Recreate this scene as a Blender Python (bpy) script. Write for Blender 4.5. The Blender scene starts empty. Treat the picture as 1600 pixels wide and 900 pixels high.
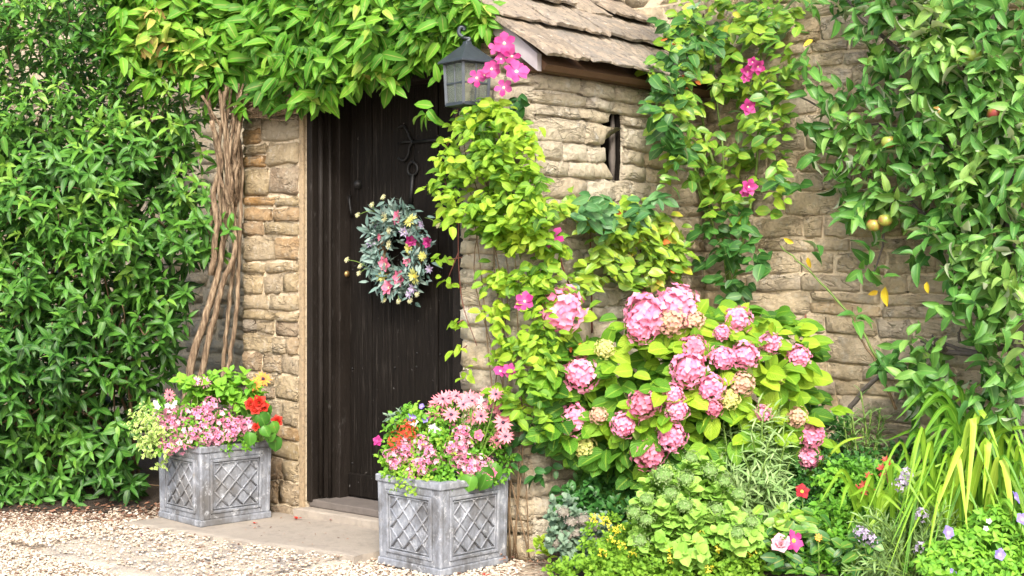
import bpy, math, random
import numpy as np
from mathutils import Vector, Matrix, noise as mnoise
R = random.Random(7)
NR = np.random.RandomState(11)
S = bpy.context.scene
col = S.collection
# ------------------------------------------------------------------ camera, sky, sun, exposure
F, HZ, EYE = 2265.0, 400.0, 1.27
cd = bpy.data.cameras.new('camera'); cam = bpy.data.objects.new('camera', cd); col.objects.link(cam)
cam.location = (0, 0, EYE); cam.rotation_euler = (math.radians(90), 0, 0)
cd.sensor_width = 36; cd.lens = 36 * F / 1600; cd.shift_y = -(450 - HZ) / 1600
cd.clip_start = 0.05; cd.clip_end = 2000
S.camera = cam
SUN_EL, SUN_AZ = math.radians(41), math.radians(178)
W = bpy.data.worlds.new('World'); S.world = W; W.use_nodes = True
wn = W.node_tree; bg = wn.nodes['Background']
sky = wn.nodes.new('ShaderNodeTexSky'); sky.sky_type = 'NISHITA'; sky.sun_disc = False
sky.sun_elevation = SUN_EL; sky.sun_rotation = SUN_AZ; sky.air_density = 1.0; sky.dust_density = 4.0; sky.ozone_density = 1.0
wn.links.new(sky.outputs[0], bg.inputs[0]); bg.inputs[1].default_value = 0.15
sl = bpy.data.lights.new('sun', 'SUN'); sl.energy = 1.5; sl.angle = math.radians(10); sl.color = (1, .95, .87)
so = bpy.data.objects.new('sun', sl); col.objects.link(so)
sd = Vector((math.sin(SUN_AZ) * math.cos(SUN_EL), math.cos(SUN_AZ) * math.cos(SUN_EL), math.sin(SUN_EL)))
so.rotation_euler = sd.to_track_quat('Z', 'Y').to_euler(); so.location = (0, 0, 8)
S.view_settings.view_transform = 'Standard'; S.view_settings.look = 'None'; S.view_settings.gamma = 1
S.view_settings.exposure = 1.6

# ------------------------------------------------------------------ places
TH = math.radians(40); cu, su = math.cos(TH), math.sin(TH)
U = Vector((cu, -su, 0)); V = Vector((su, cu, 0))
A0 = Vector((-.99, 6.9, 0)); C0 = A0 + U * 1.414; D0 = C0 + V * 1.294
def front(t, d, z): return A0 + U * t + V * d + Vector((0, 0, z))       # d < 0 is towards the camera
def side(s, o, z): return C0 + V * s + U * o + Vector((0, 0, z))        # o > 0 is out of the wall
def main(t, o, z): return D0 + U * t - V * o + Vector((0, 0, z))
def P(x, y, Y): return Vector(((x - 800) / F * Y, Y, EYE - (y - HZ) / F * Y))
def G(x, y, z=0): return P(x, y, (EYE - z) * F / (y - HZ))
PL = {'front': (A0, -V), 'side': (C0, U), 'main': (D0, -V)}
def depth(pl, x, off=0.0):
    q, n = PL[pl]; d = Vector(((x - 800) / F, 1, 0))
    return (q.dot(n) + off) / d.dot(n)
def on(pl, x, y, off=0.0): return P(x, y, depth(pl, x, off))
def bedY(x, off):            # depth in front of the walls right of the pier
    q = 1090
    return depth('side', x, off) if x < q else depth('main', x, off)

# ------------------------------------------------------------------ object helpers
BASE = {}
def tag(o, label=None, cat=None, group=None, kind=None):
    if label: o['label'] = label
    if cat: o['category'] = cat
    if group: o['group'] = group
    if kind: o['kind'] = kind
    return o
def thing(name, loc, label, cat, group=None):
    o = bpy.data.objects.new(name, None); col.objects.link(o); o.location = loc; o.empty_display_size = .1
    BASE[o.name] = Vector(loc)
    return tag(o, label, cat, group)
def base_of(p): return BASE.get(p.name, Vector((0, 0, 0))) if p else Vector((0, 0, 0))
def mesh_np(name, v, q, mats, uv=None, tint=None, smooth=True, mi=None):
    """v (N,3), q (M,k) indices"""
    v = np.asarray(v, dtype=np.float32); q = np.asarray(q, dtype=np.int32); k = q.shape[1]
    me = bpy.data.meshes.new(name)
    me.vertices.add(len(v)); me.vertices.foreach_set('co', v.ravel())
    me.loops.add(q.size); me.loops.foreach_set('vertex_index', q.ravel())
    me.polygons.add(len(q)); me.polygons.foreach_set('loop_start', np.arange(0, q.size, k, dtype=np.int32))
    me.polygons.foreach_set('loop_total', np.full(len(q), k, dtype=np.int32))
    me.polygons.foreach_set('use_smooth', np.full(len(q), smooth))
    if mi is not None: me.polygons.foreach_set('material_index', np.asarray(mi, dtype=np.int32))
    if uv is not None:
        l = me.uv_layers.new(name='UVMap'); l.data.foreach_set('uv', np.asarray(uv, dtype=np.float32)[q.ravel()].ravel())
    if tint is not None:
        a = me.attributes.new('tint', 'FLOAT', 'POINT'); a.data.foreach_set('value', np.asarray(tint, dtype=np.float32))
    for m in (mats if isinstance(mats, (list, tuple)) else [mats]): me.materials.append(m)
    me.update(); me.validate()
    return me
def link(name, me, parent=None, world=None):
    """world = Matrix or Vector of the object in the world (None: mesh is already in world space)"""
    o = bpy.data.objects.new(name, me); col.objects.link(o); o.parent = parent
    b = base_of(parent)
    if world is None: o.location = -b
    elif isinstance(world, Vector): o.location = world - b
    else:
        M = world.copy(); M.translation = M.translation - b; o.matrix_basis = M
    BASE[o.name] = Vector((0, 0, 0)) if world is None else (world.copy() if isinstance(world, Vector) else world.translation.copy())
    return o
class MB:
    def __init__(s): s.v = []; s.f = []; s.m = []; s.uv = []
    def add(s, vs, fs, mi=0):
        k = len(s.v); s.v += [Vector(x) for x in vs]; s.f += [tuple(i + k for i in f) for f in fs]; s.m += [mi] * len(fs); return s
    def box(s, o, a, b, c, mi=0):       # corner o, edge vectors a b c
        o, a, b, c = map(Vector, (o, a, b, c))
        vs = [o, o + a, o + a + b, o + b, o + c, o + a + c, o + a + b + c, o + b + c]
        fs = [(0, 3, 2, 1), (4, 5, 6, 7), (0, 1, 5, 4), (1, 2, 6, 5), (2, 3, 7, 6), (3, 0, 4, 7)]
        if a.cross(b).dot(c) < 0: fs = [f[::-1] for f in fs]
        return s.add(vs, fs, mi)
    def tube(s, pts, rad, n=6, mi=0, cap=True):
        pts = [Vector(p) for p in pts]
        if not isinstance(rad, (list, tuple)): rad = [rad] * len(pts)
        k = len(s.v); up = None
        for i, p in enumerate(pts):
            d = (pts[min(i + 1, len(pts) - 1)] - pts[max(i - 1, 0)])
            d = d.normalized() if d.length > 1e-9 else Vector((0, 0, 1))
            if up is None: up = d.orthogonal().normalized()
            up = (up - d * up.dot(d)); up = up.normalized() if up.length > 1e-6 else d.orthogonal().normalized()
            sd_ = d.cross(up)
            for j in range(n):
                a = 2 * math.pi * j / n
                s.v.append(p + (up * math.cos(a) + sd_ * math.sin(a)) * rad[i])
        for i in range(len(pts) - 1):
            for j in range(n):
                s.f.append((k + i * n + j, k + i * n + (j + 1) % n, k + (i + 1) * n + (j + 1) % n, k + (i + 1) * n + j)); s.m.append(mi)
        if cap:
            s.f.append(tuple(k + j for j in range(n))[::-1]); s.m.append(mi)
            e = k + (len(pts) - 1) * n; s.f.append(tuple(e + j for j in range(n))); s.m.append(mi)
        return s
    def blob(s, c, r, n=6, m=8, mi=0, jit=0.0, sc=(1, 1, 1)):
        c = Vector(c); k = len(s.v)
        for i in range(n + 1):
            th = math.pi * i / n
            for j in range(m):
                ph = 2 * math.pi * j / m; q = r * (1 + R.uniform(-jit, jit))
                s.v.append(c + Vector((q * sc[0] * math.sin(th) * math.cos(ph), q * sc[1] * math.sin(th) * math.sin(ph), q * sc[2] * math.cos(th))))
        for i in range(n):
            for j in range(m):
                s.f.append((k + i * m + j, k + (i + 1) * m + j, k + (i + 1) * m + (j + 1) % m, k + i * m + (j + 1) % m)); s.m.append(mi)
        return s
    def mesh(s, name, mats, smooth=False, origin=None):
        o = Vector((0, 0, 0)) if origin is None else origin
        me = bpy.data.meshes.new(name); me.from_pydata([tuple(v - o) for v in s.v], [], s.f)
        for m in (mats if isinstance(mats, (list, tuple)) else [mats]): me.materials.append(m)
        me.polygons.foreach_set('material_index', s.m); me.polygons.foreach_set('use_smooth', [smooth] * len(s.f)); me.update()
        return me
    def build(s, name, mats, parent=None, smooth=False, bevel=0, origin=None):
        me = s.mesh(name, mats, smooth, origin)
        o = link(name, me, parent, origin)
        if bevel:
            b = o.modifiers.new('bevel', 'BEVEL'); b.width = bevel; b.segments = 2; b.limit_method = 'ANGLE'
        return o

# ------------------------------------------------------------------ materials
NS = bpy.types.NodeSocket
def nd(nt, typ, props=None, **ins):
    n = nt.nodes.new('ShaderNode' + typ)
    for k, v in (props or {}).items(): setattr(n, k, v)
    for k, v in ins.items():
        key = int(k[1:]) if k[0] == 'i' and k[1:].isdigit() else k.replace('_', ' ')
        s_ = n.inputs[key]
        if isinstance(v, NS): nt.links.new(v, s_)
        else: s_.default_value = v
    return n
def c4(c): return tuple(c) + (1,) if len(c) == 3 else tuple(c)
def ramp(nt, fac, stops, interp='LINEAR'):
    n = nt.nodes.new('ShaderNodeValToRGB'); cr = n.color_ramp; cr.interpolation = interp
    while len(cr.elements) < len(stops): cr.elements.new(.5)
    for e, (p, c) in zip(cr.elements, stops): e.position = p; e.color = c4(c)
    nt.links.new(fac, n.inputs[0]); return n.outputs[0]
def math_(nt, op, a, b=0.0, c=0.0): return nd(nt, 'Math', {'operation': op}, i0=a, i1=b, i2=c).outputs[0]
def mix(nt, f, a, b, mode='MIX'):
    n = nt.nodes.new('ShaderNodeMix'); n.data_type = 'RGBA'; n.blend_type = mode
    for i, x in ((0, f), (6, a), (7, b)):
        if isinstance(x, NS): nt.links.new(x, n.inputs[i])
        else: n.inputs[i].default_value = x if i == 0 else c4(x)
    return n.outputs[2]
def new_mat(name):
    m = bpy.data.materials.new(name); m.use_nodes = True; nt = m.node_tree; nt.nodes.clear()
    return m, nt, nt.nodes.new('ShaderNodeOutputMaterial')
def noise(nt, scale, detail=4, rough=.6, vec=None, out=0, dist=0.0):
    if vec is None: vec = nd(nt, 'NewGeometry').outputs['Position']
    return nd(nt, 'TexNoise', Vector=vec, Scale=scale, Detail=detail, Roughness=rough, Distortion=dist).outputs[out]
def stretch(nt, s):
    return nd(nt, 'Mapping', Vector=nd(nt, 'NewGeometry').outputs['Position'], Scale=s).outputs[0]
def bump(nt, h, strength, dist=.01, nrm=None):
    n = nd(nt, 'Bump', Strength=strength, Distance=dist, Height=h)
    if nrm: nt.links.new(nrm, n.inputs['Normal'])
    return n.outputs[0]
def finish(nt, out, color, rough=.8, nrm=None, metal=0.0, spec=.5, **kw):
    b = nd(nt, 'BsdfPrincipled', Base_Color=color if isinstance(color, NS) else c4(color), Roughness=rough, Metallic=metal, Specular_IOR_Level=spec, **kw)
    if nrm: nt.links.new(nrm, b.inputs['Normal'])
    nt.links.new(b.outputs[0], out.inputs[0]); return b
def vivid(c):
    r, g, bl = c; return (r * .92, min(1, g * 1.02), bl * .74) if g > r * 1.04 else c
def leaf_mat(name, stops, back=None, rough=.45, trans=.28, vein=.25, spec=.45, veins=0.0, glow=(1.1, 1.15, .6), edge=None):
    if name not in ('blue grey leaf', 'frosted teal artificial leaf', 'silvery narrow leaf'): stops = [(q, vivid(c)) for q, c in stops]
    m, nt, out = new_mat(name); spec *= .7; rough = min(.6, rough + .06)
    t = nd(nt, 'Attribute', {'attribute_name': 'tint'}).outputs['Fac']
    t = math_(nt, 'ADD', t, math_(nt, 'MULTIPLY', math_(nt, 'SUBTRACT', noise(nt, 30, 2), .5), .25))
    c = ramp(nt, t, stops)
    uv = nd(nt, 'TexCoord').outputs['UV']; sp = nd(nt, 'SeparateXYZ', i0=uv)
    ax = math_(nt, 'ABSOLUTE', math_(nt, 'SUBTRACT', sp.outputs[0], .5))
    mid = math_(nt, 'SUBTRACT', 1.0, math_(nt, 'MULTIPLY', ax, 14.0)); mid = math_(nt, 'MAXIMUM', mid, 0.0)
    c = mix(nt, math_(nt, 'MULTIPLY', mid, vein), c, tuple(min(1, x * 1.6 + .05) for x in stops[-1][1]))
    nrm = None
    h = math_(nt, 'SINE', math_(nt, 'ADD', math_(nt, 'MULTIPLY', sp.outputs[1], 48.0), math_(nt, 'MULTIPLY', ax, -44.0)))
    if veins:
        nrm = bump(nt, h, veins, .004)
        c = mix(nt, math_(nt, 'MULTIPLY', math_(nt, 'MAXIMUM', math_(nt, 'SUBTRACT', h, .7), 0), .25), c, tuple(x * 1.4 for x in stops[-1][1]))
    c = mix(nt, ramp(nt, noise(nt, 70, 3, .6), [(.66, (0, 0, 0)), (.74, (.65, .65, .65))]), c, (.22, .15, .05))
    if edge: c = mix(nt, math_(nt, 'GREATER_THAN', ax, .3), c, edge)
    if back:
        bf = nd(nt, 'NewGeometry').outputs['Backfacing']; c = mix(nt, bf, c, back)
    b = nd(nt, 'BsdfPrincipled', Base_Color=c, Roughness=rough, Specular_IOR_Level=spec)
    if nrm: nt.links.new(nrm, b.inputs['Normal'])
    tr = nd(nt, 'BsdfTranslucent', Color=mix(nt, 1.0, c, glow, 'MULTIPLY'))
    ms = nd(nt, 'MixShader', i0=trans, i1=b.outputs[0], i2=tr.outputs[0])
    nt.links.new(ms.outputs[0], out.inputs[0]); return m
def petal_mat(name, base, tip, var=None, rough=.6, trans=.3):
    base, tip = [tuple(x * .84 for x in q) for q in (base, tip)]; var = tuple(x * .84 for x in var) if var else None
    m, nt, out = new_mat(name)
    y = nd(nt, 'SeparateXYZ', i0=nd(nt, 'TexCoord').outputs['UV']).outputs[1]
    c = ramp(nt, y, [(0.02, base), (.45, tip), (1, tuple(min(1, x * 1.06) for x in tip))])
    t = nd(nt, 'Attribute', {'attribute_name': 'tint'}).outputs['Fac']
    if var: c = mix(nt, t, c, var)
    b = nd(nt, 'BsdfPrincipled', Base_Color=c, Roughness=rough, Specular_IOR_Level=.3)
    tr = nd(nt, 'BsdfTranslucent', Color=c)
    ms = nd(nt, 'MixShader', i0=trans, i1=b.outputs[0], i2=tr.outputs[0])
    nt.links.new(ms.outputs[0], out.inputs[0]); return m
def plain(name, colr, rough=.7, var=.25, scale=20, metal=0.0, bumps=.3, bd=.003, spec=.4):
    m, nt, out = new_mat(name); n = noise(nt, scale, 5)
    c = mix(nt, n, tuple(x * (1 - var) for x in colr), tuple(min(1, x * (1 + var)) for x in colr))
    finish(nt, out, c, rough, bump(nt, noise(nt, scale * 3, 4), bumps, bd), metal, spec); return m

def stone_mat(name, stops, smear, smear_amt):
    m, nt, out = new_mat(name)
    r = nd(nt, 'ObjectInfo').outputs['Random']
    c = ramp(nt, r, stops)
    n1 = noise(nt, 9, 6, .65); n2 = noise(nt, 42, 5, .7); n3 = noise(nt, 3.2, 3)
    c = mix(nt, ramp(nt, n1, [(.38, (0, 0, 0)), (.68, (1, 1, 1))]), c, mix(nt, .4, c, (.66, .57, .42)))
    c = mix(nt, ramp(nt, n2, [(.35, (1, 1, 1)), (.5, (0, 0, 0))]), c, mix(nt, .30, c, (.26, .21, .16)))       # pits and lichen
    c = mix(nt, ramp(nt, noise(nt, 15, 5, .7), [(.56, (0, 0, 0)), (.72, (smear_amt,) * 3)]), c, smear)        # lime wash left on the faces
    c = mix(nt, ramp(nt, n3, [(.55, (0, 0, 0)), (.8, (.3, .3, .3))]), c, (.48, .42, .33))
    vo = nd(nt, 'TexVoronoi', Vector=nd(nt, 'NewGeometry').outputs['Position'], Scale=34.0).outputs[0]
    c = mix(nt, ramp(nt, noise(nt, 11, 6, .75), [(.30, (.5, .5, .5)), (.42, (0, 0, 0))]), c, mix(nt, .30, c, (.42, .35, .27)))
    c = mix(nt, ramp(nt, noise(nt, 26, 6, .7), [(.55, (0, 0, 0)), (.66, (.55, .55, .55))]), c, (.76, .70, .58))
    cr = math_(nt, 'MULTIPLY', math_(nt, 'ABSOLUTE', math_(nt, 'SUBTRACT', noise(nt, 7, 4, .6, stretch(nt, (1, 1, 2.6)), 0, .6), .5)), 26.0)
    cr = math_(nt, 'MINIMUM', cr, 1.0); gate = ramp(nt, noise(nt, 5, 2), [(.45, (0, 0, 0)), (.55, (1, 1, 1))])
    cr = math_(nt, 'MAXIMUM', cr, gate)
    c = mix(nt, cr, mix(nt, .38, c, (.24, .19, .13)), c)
    c = mix(nt, ramp(nt, vo, [(.10, (.55, .55, .55)), (.26, (0, 0, 0))]), c, mix(nt, .35, c, (.24, .20, .15)))
    h0 = math_(nt, 'MULTIPLY', cr, .7)
    h = math_(nt, 'ADD', math_(nt, 'MULTIPLY', noise(nt, 20, 10, .78, stretch(nt, (1, 1, 1.3))), 1.7), math_(nt, 'MULTIPLY', vo, .5)); h = math_(nt, 'ADD', h, h0)
    finish(nt, out, c, .93, bump(nt, h, 1.0, .03), spec=.15); return m
M = {}
M['stone'] = stone_mat('limestone', [(0, (.66, .53, .34)), (.25, (.74, .62, .43)), (.5, (.70, .57, .38)), (.7, (.64, .55, .42)), (.86, (.70, .53, .31)), (1, (.78, .69, .52))], (.72, .67, .58), .8)
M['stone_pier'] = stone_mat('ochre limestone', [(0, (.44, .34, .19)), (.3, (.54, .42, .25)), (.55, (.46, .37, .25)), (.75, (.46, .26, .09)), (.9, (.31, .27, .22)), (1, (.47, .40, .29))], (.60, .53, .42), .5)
M['stone_pale'] = stone_mat('pale washed limestone', [(0, (.69, .60, .44)), (.4, (.77, .70, .55)), (.75, (.67, .58, .41)), (1, (.78, .72, .60))], (.80, .77, .70), 1.0)
def mortar_mat(name, a, b):
    m, nt, out = new_mat(name)
    c = mix(nt, noise(nt, 7, 6), a, b)
    c = mix(nt, ramp(nt, noise(nt, 60, 3), [(.35, (.5, .5, .5)), (.5, (0, 0, 0))]), c, (.15, .12, .09))
    finish(nt, out, c, .95, bump(nt, noise(nt, 45, 8, .75), .9, .012), spec=.15); return m
M['mortar'] = mortar_mat('buff lime mortar', (.52, .43, .29), (.67, .57, .42))
M['plaster'] = mortar_mat('tan edge mortar', (.27, .20, .12), (.40, .31, .20))
M['mortar_pale'] = mortar_mat('pale lime mortar', (.54, .48, .37), (.67, .61, .50))
m, nt, out = new_mat('stone roof slate')
c = ramp(nt, nd(nt, 'ObjectInfo').outputs['Random'], [(0, (.22, .185, .145)), (.4, (.30, .255, .20)), (.7, (.215, .195, .17)), (1, (.27, .23, .185))])
c = mix(nt, ramp(nt, noise(nt, 14, 7, .7), [(.45, (0, 0, 0)), (.62, (.7, .7, .7))]), c, (.42, .34, .25))
c = mix(nt, ramp(nt, noise(nt, 34, 6, .75), [(.54, (0, 0, 0)), (.62, (.8, .8, .8))]), c, (.10, .085, .07))
c = mix(nt, ramp(nt, noise(nt, 22, 4, .6), [(.64, (0, 0, 0)), (.7, (.7, .7, .7))]), c, (.62, .56, .48))
finish(nt, out, c, .92, bump(nt, noise(nt, 22, 9, .75), .9, .022), spec=.2); M['slate'] = m
m, nt, out = new_mat('black stained oak')
g = noise(nt, 18, 7, .65, stretch(nt, (3.5, 3.5, .22)))
c = mix(nt, g, (.003, .0024, .002), (.010, .0078, .006))
c = mix(nt, ramp(nt, noise(nt, 30, 6, .7, stretch(nt, (3, 3, .12))), [(.56, (0, 0, 0)), (.74, (.6, .6, .6))]), c, (.06, .052, .045))
c = mix(nt, ramp(nt, noise(nt, 48, 2, .5), [(.74, (0, 0, 0)), (.80, (.6, .6, .6))]), c, (.2, .19, .18))
finish(nt, out, c, .62, bump(nt, g, .8, .008), spec=.12); M['oak'] = m
m, nt, out = new_mat('worn black frame paint')
g = noise(nt, 9, 8, .7, stretch(nt, (1.5, 1.5, .6)))
c = mix(nt, g, (.005, .004, .0035), (.018, .014, .011))
c = mix(nt, ramp(nt, noise(nt, 4, 4, .6, stretch(nt, (2, 2, .6))), [(.42, (0, 0, 0)), (.62, (.8, .8, .8))]), c, (.016, .013, .011))
c = mix(nt, ramp(nt, noise(nt, 20, 8, .75, stretch(nt, (2, 2, .6))), [(.58, (0, 0, 0)), (.74, (.5, .5, .5))]), c, (.10, .095, .09))
finish(nt, out, c, .55, bump(nt, g, .8, .012), spec=.15); M['frame'] = m
M['timber'] = plain('brown timber', (.10, .055, .03), .85, .35, 9, bumps=.6, bd=.01)
m, nt, out = new_mat('weathered grey barge board')
g = noise(nt, 12, 6, .6, stretch(nt, (1, 1, 1)))
c = mix(nt, g, (.22, .20, .215), (.38, .355, .365)); finish(nt, out, c, .85, bump(nt, g, .4, .006)); M['barge'] = m
M['grey_wood'] = plain('worn grey wood', (.11, .095, .085), .85, .4, 14, bumps=.7, bd=.006)
M['iron'] = plain('black iron', (.018, .018, .018), .5, .4, 40, .6)
M['lantern'] = plain('blue grey lantern metal', (.055, .066, .080), .45, .35, 30, .5)
M['brass'] = plain('dull brass', (.30, .20, .08), .45, .3, 40, .8)
m, nt, out = new_mat('lantern glass')
gl = nd(nt, 'BsdfPrincipled', Base_Color=(.62, .68, .62, 1), Roughness=.12, Transmission_Weight=.9, IOR=1.45)
nt.links.new(gl.outputs[0], out.inputs[0]); gl.inputs['Normal'].default_value = (0, 0, 0)
nt.links.new(bump(nt, noise(nt, 60, 2), .25, .003), gl.inputs['Normal']); M['glass'] = m
m, nt, out = new_mat('aged lead')
sx = noise(nt, 7, 8, .72, stretch(nt, (1.6, 1.6, .9)))
c = ramp(nt, sx, [(.28, (.05, .05, .055)), (.42, (.13, .135, .145)), (.52, (.20, .215, .245)), (.62, (.29, .31, .345)), (.76, (.43, .45, .485))])
c = mix(nt, ramp(nt, noise(nt, 3.4, 5), [(.50, (0, 0, 0)), (.64, (.7, .7, .7))]), c, (.115, .108, .10))
c = mix(nt, ramp(nt, noise(nt, 24, 6, .75), [(.56, (0, 0, 0)), (.66, (.7, .7, .7))]), c, (.50, .52, .55))
c = mix(nt, ramp(nt, noise(nt, 13, 6, .7), [(.60, (0, 0, 0)), (.70, (.55, .55, .55))]), c, (.12, .10, .07))
finish(nt, out, c, .62, bump(nt, noise(nt, 40, 6, .7), .4, .006), .1, .4); M['lead'] = m
M['soil'] = plain('dark soil', (.045, .032, .022), .95, .5, 30, bumps=.9, bd=.03)
m, nt, out = new_mat('peeling brown stem bark')
g = noise(nt, 30, 7, .7, stretch(nt, (3, 3, .35)))
c = ramp(nt, g, [(.34, (.045, .03, .02)), (.48, (.17, .118, .075)), (.64, (.36, .28, .19))])
finish(nt, out, c, .85, bump(nt, g, 1.0, .012), spec=.2); M['trunk'] = m
M['twig'] = plain('thin brown twig', (.15, .10, .055), .8, .4, 30)
M['green_stem'] = plain('green stem', (.13, .22, .04), .6, .3, 30)
M['red_stem'] = plain('dark red stem', (.14, .045, .03), .7, .3, 30)
M['grey_bark'] = plain('grey apple bark', (.11, .095, .085), .9, .4, 35, bumps=.9, bd=.012)
m, nt, out = new_mat('ground gravel')
vo = nd(nt, 'TexVoronoi', Vector=nd(nt, 'NewGeometry').outputs['Position'], Scale=48.0)
c = ramp(nt, nd(nt, 'SeparateColor', i0=vo.outputs[1]).outputs[0], [(0, (.20, .15, .11)), (.4, (.34, .27, .20)), (1, (.47, .40, .32))])
c = mix(nt, ramp(nt, noise(nt, 5, 5), [(.45, (0, 0, 0)), (.7, (.5, .5, .5))]), c, (.40, .34, .27))
finish(nt, out, c, .95, bump(nt, math_(nt, 'SUBTRACT', 1.0, vo.outputs[0]), .8, .015), spec=.15); M['gravel_ground'] = m
m, nt, out = new_mat('gravel stone')
t = nd(nt, 'Attribute', {'attribute_name': 'tint'}).outputs['Fac']
c = ramp(nt, t, [(0, (.10, .05, .035)), (.12, (.20, .14, .10)), (.3, (.32, .25, .18)), (.6, (.43, .36, .28)), (1, (.56, .51, .44))])
finish(nt, out, c, .9, spec=.25); M['pebble'] = m
m, nt, out = new_mat('worn stone slab')
c = mix(nt, noise(nt, 5, 6), (.22, .195, .165), (.34, .30, .25))
c = mix(nt, ramp(nt, noise(nt, 16, 7, .7), [(.5, (0, 0, 0)), (.7, (.6, .6, .6))]), c, (.18, .155, .135))
finish(nt, out, c, .9, bump(nt, noise(nt, 26, 8, .7), .6, .01), spec=.25); M['slab'] = m
m, nt, out = new_mat('compacted grit')
c = mix(nt, ramp(nt, noise(nt, 6, 6, .65), [(.5, (0, 0, 0)), (.62, (1, 1, 1))]), (.42, .36, .29), (.20, .18, .165))
c = mix(nt, ramp(nt, noise(nt, 70, 3), [(.5, (0, 0, 0)), (.65, (.7, .7, .7))]), c, (.50, .45, .39))
finish(nt, out, c, .95, bump(nt, noise(nt, 70, 6, .7), .9, .01), spec=.2); M['grit'] = m

# foliage
M['laurel'] = leaf_mat('glossy laurel leaf', [(0, (.013, .048, .011)), (.35, (.036, .120, .021)), (.7, (.085, .215, .036)), (1, (.22, .36, .06))], back=(.10, .20, .06), rough=.40, spec=.5, trans=.22)
M['creeper'] = leaf_mat('bright creeper leaf', [(0, (.025, .095, .010)), (.4, (.085, .245, .022)), (.72, (.18, .37, .038)), (.86, (.34, .42, .09)), (1, (.52, .36, .13))], back=(.18, .30, .08), rough=.5, trans=.35)
M['clematis'] = leaf_mat('lime clematis leaf', [(0, (.045, .12, .015)), (.3, (.13, .27, .025)), (.65, (.29, .43, .04)), (1, (.47, .53, .06))], rough=.5, trans=.38)
M['rose'] = leaf_mat('rose leaf', [(0, (.016, .06, .022)), (.35, (.045, .14, .035)), (.6, (.14, .27, .035)), (.9, (.31, .42, .045)), (1, (.50, .36, .06))], back=(.20, .34, .20), rough=.35, spec=.65, trans=.25)
M['teal'] = leaf_mat('blue green rose leaf', [(0, (.018, .065, .026)), (.5, (.05, .15, .058)), (1, (.16, .30, .14))], back=(.22, .34, .26), rough=.42, spec=.55, trans=.2)
M['apple'] = leaf_mat('apple leaf', [(0, (.020, .075, .022)), (.4, (.050, .155, .036)), (.75, (.105, .245, .055)), (1, (.25, .37, .11))], back=(.36, .43, .28), rough=.42, spec=.55, trans=.22)
M['hydrangea'] = leaf_mat('hydrangea leaf', [(0, (.030, .11, .015)), (.35, (.09, .235, .022)), (.7, (.24, .39, .030)), (1, (.44, .53, .05))], back=(.22, .35, .08), rough=.5, trans=.35, veins=.35, vein=.25)
M['sedum'] = leaf_mat('pale sedum leaf', [(0, (.09, .22, .035)), (.5, (.20, .37, .07)), (1, (.33, .48, .12))], rough=.55, trans=.2, vein=.1)
M['bluegrey'] = leaf_mat('blue grey leaf', [(0, (.06, .13, .07)), (.5, (.13, .21, .135)), (1, (.25, .32, .23))], rough=.6, trans=.15)
M['silver'] = leaf_mat('silvery narrow leaf', [(0, (.08, .19, .045)), (.5, (.19, .32, .10)), (1, (.36, .47, .22))], rough=.5, trans=.25)
M['strap'] = leaf_mat('strap leaf', [(0, (.04, .14, .02)), (.35, (.12, .27, .03)), (.7, (.26, .41, .04)), (1, (.42, .52, .09))], rough=.4, trans=.3, vein=.3)
M['herb'] = leaf_mat('fresh green leaf', [(0, (.04, .14, .02)), (.5, (.12, .30, .035)), (1, (.30, .50, .06))], rough=.5, trans=.3)
M['begonia'] = leaf_mat('begonia leaf', [(0, (.02, .08, .015)), (.5, (.06, .18, .025)), (1, (.14, .30, .04))], rough=.35, trans=.2, spec=.6)
M['limeherb'] = leaf_mat('lime small leaf', [(0, (.08, .20, .02)), (.5, (.20, .35, .04)), (1, (.36, .46, .07))], rough=.55, trans=.35)
M['ivy'] = leaf_mat('dark green leaf', [(0, (.012, .05, .016)), (.6, (.035, .12, .03)), (1, (.09, .22, .05))], rough=.35, spec=.6, trans=.15)
M['frost'] = leaf_mat('frosted teal artificial leaf', [(0, (.05, .10, .085)), (.5, (.12, .20, .175)), (1, (.26, .34, .31))], rough=.6, trans=.1)
M['varieg'] = leaf_mat('variegated small leaf', [(0, (.14, .28, .05)), (1, (.4, .54, .12))], rough=.55, trans=.25, edge=(.50, .56, .26))
M['yellow_leaf'] = leaf_mat('yellow autumn leaf', [(0, (.66, .42, .02)), (1, (.72, .60, .04))], rough=.5, trans=.25)
M['red_leaf'] = leaf_mat('orange red leaf', [(0, (.35, .05, .02)), (1, (.62, .22, .05))], rough=.5, trans=.25)
M['dead_leaf'] = leaf_mat('dead brown leaf', [(0, (.10, .045, .03)), (1, (.30, .16, .10))], rough=.8, trans=.05)
M['p_magenta'] = petal_mat('magenta petal', (.62, .16, .38), (.46, .018, .20), (.60, .12, .36))
M['p_pink'] = petal_mat('pink hydrangea petal', (.88, .36, .50), (.90, .24, .44), (.94, .46, .62))
M['p_deep'] = petal_mat('deep pink petal', (.60, .22, .28), (.76, .17, .31), (.84, .34, .44))
M['p_peach'] = petal_mat('peach petal', (.62, .48, .26), (.66, .32, .30), (.70, .52, .32))
M['p_lime'] = petal_mat('lime petal', (.45, .55, .15), (.62, .66, .18), (.76, .68, .28))
M['p_nem'] = petal_mat('candy pink petal', (.50, .04, .15), (.86, .28, .48), (.92, .62, .70))
M['p_salmon'] = petal_mat('salmon pink petal', (.45, .10, .20), (.78, .23, .30), (.84, .40, .44))
M['p_red'] = petal_mat('red petal', (.40, .01, .005), (.52, .014, .008), (.60, .06, .03))
M['p_orange'] = petal_mat('orange yellow petal', (.55, .12, .05), (.82, .44, .05), (.84, .26, .08))
M['p_white'] = petal_mat('white petal', (.70, .70, .55), (.82, .80, .80), (.76, .72, .80))
M['p_violet'] = petal_mat('blue violet petal', (.60, .50, .80), (.26, .20, .68), (.40, .34, .78))
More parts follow.
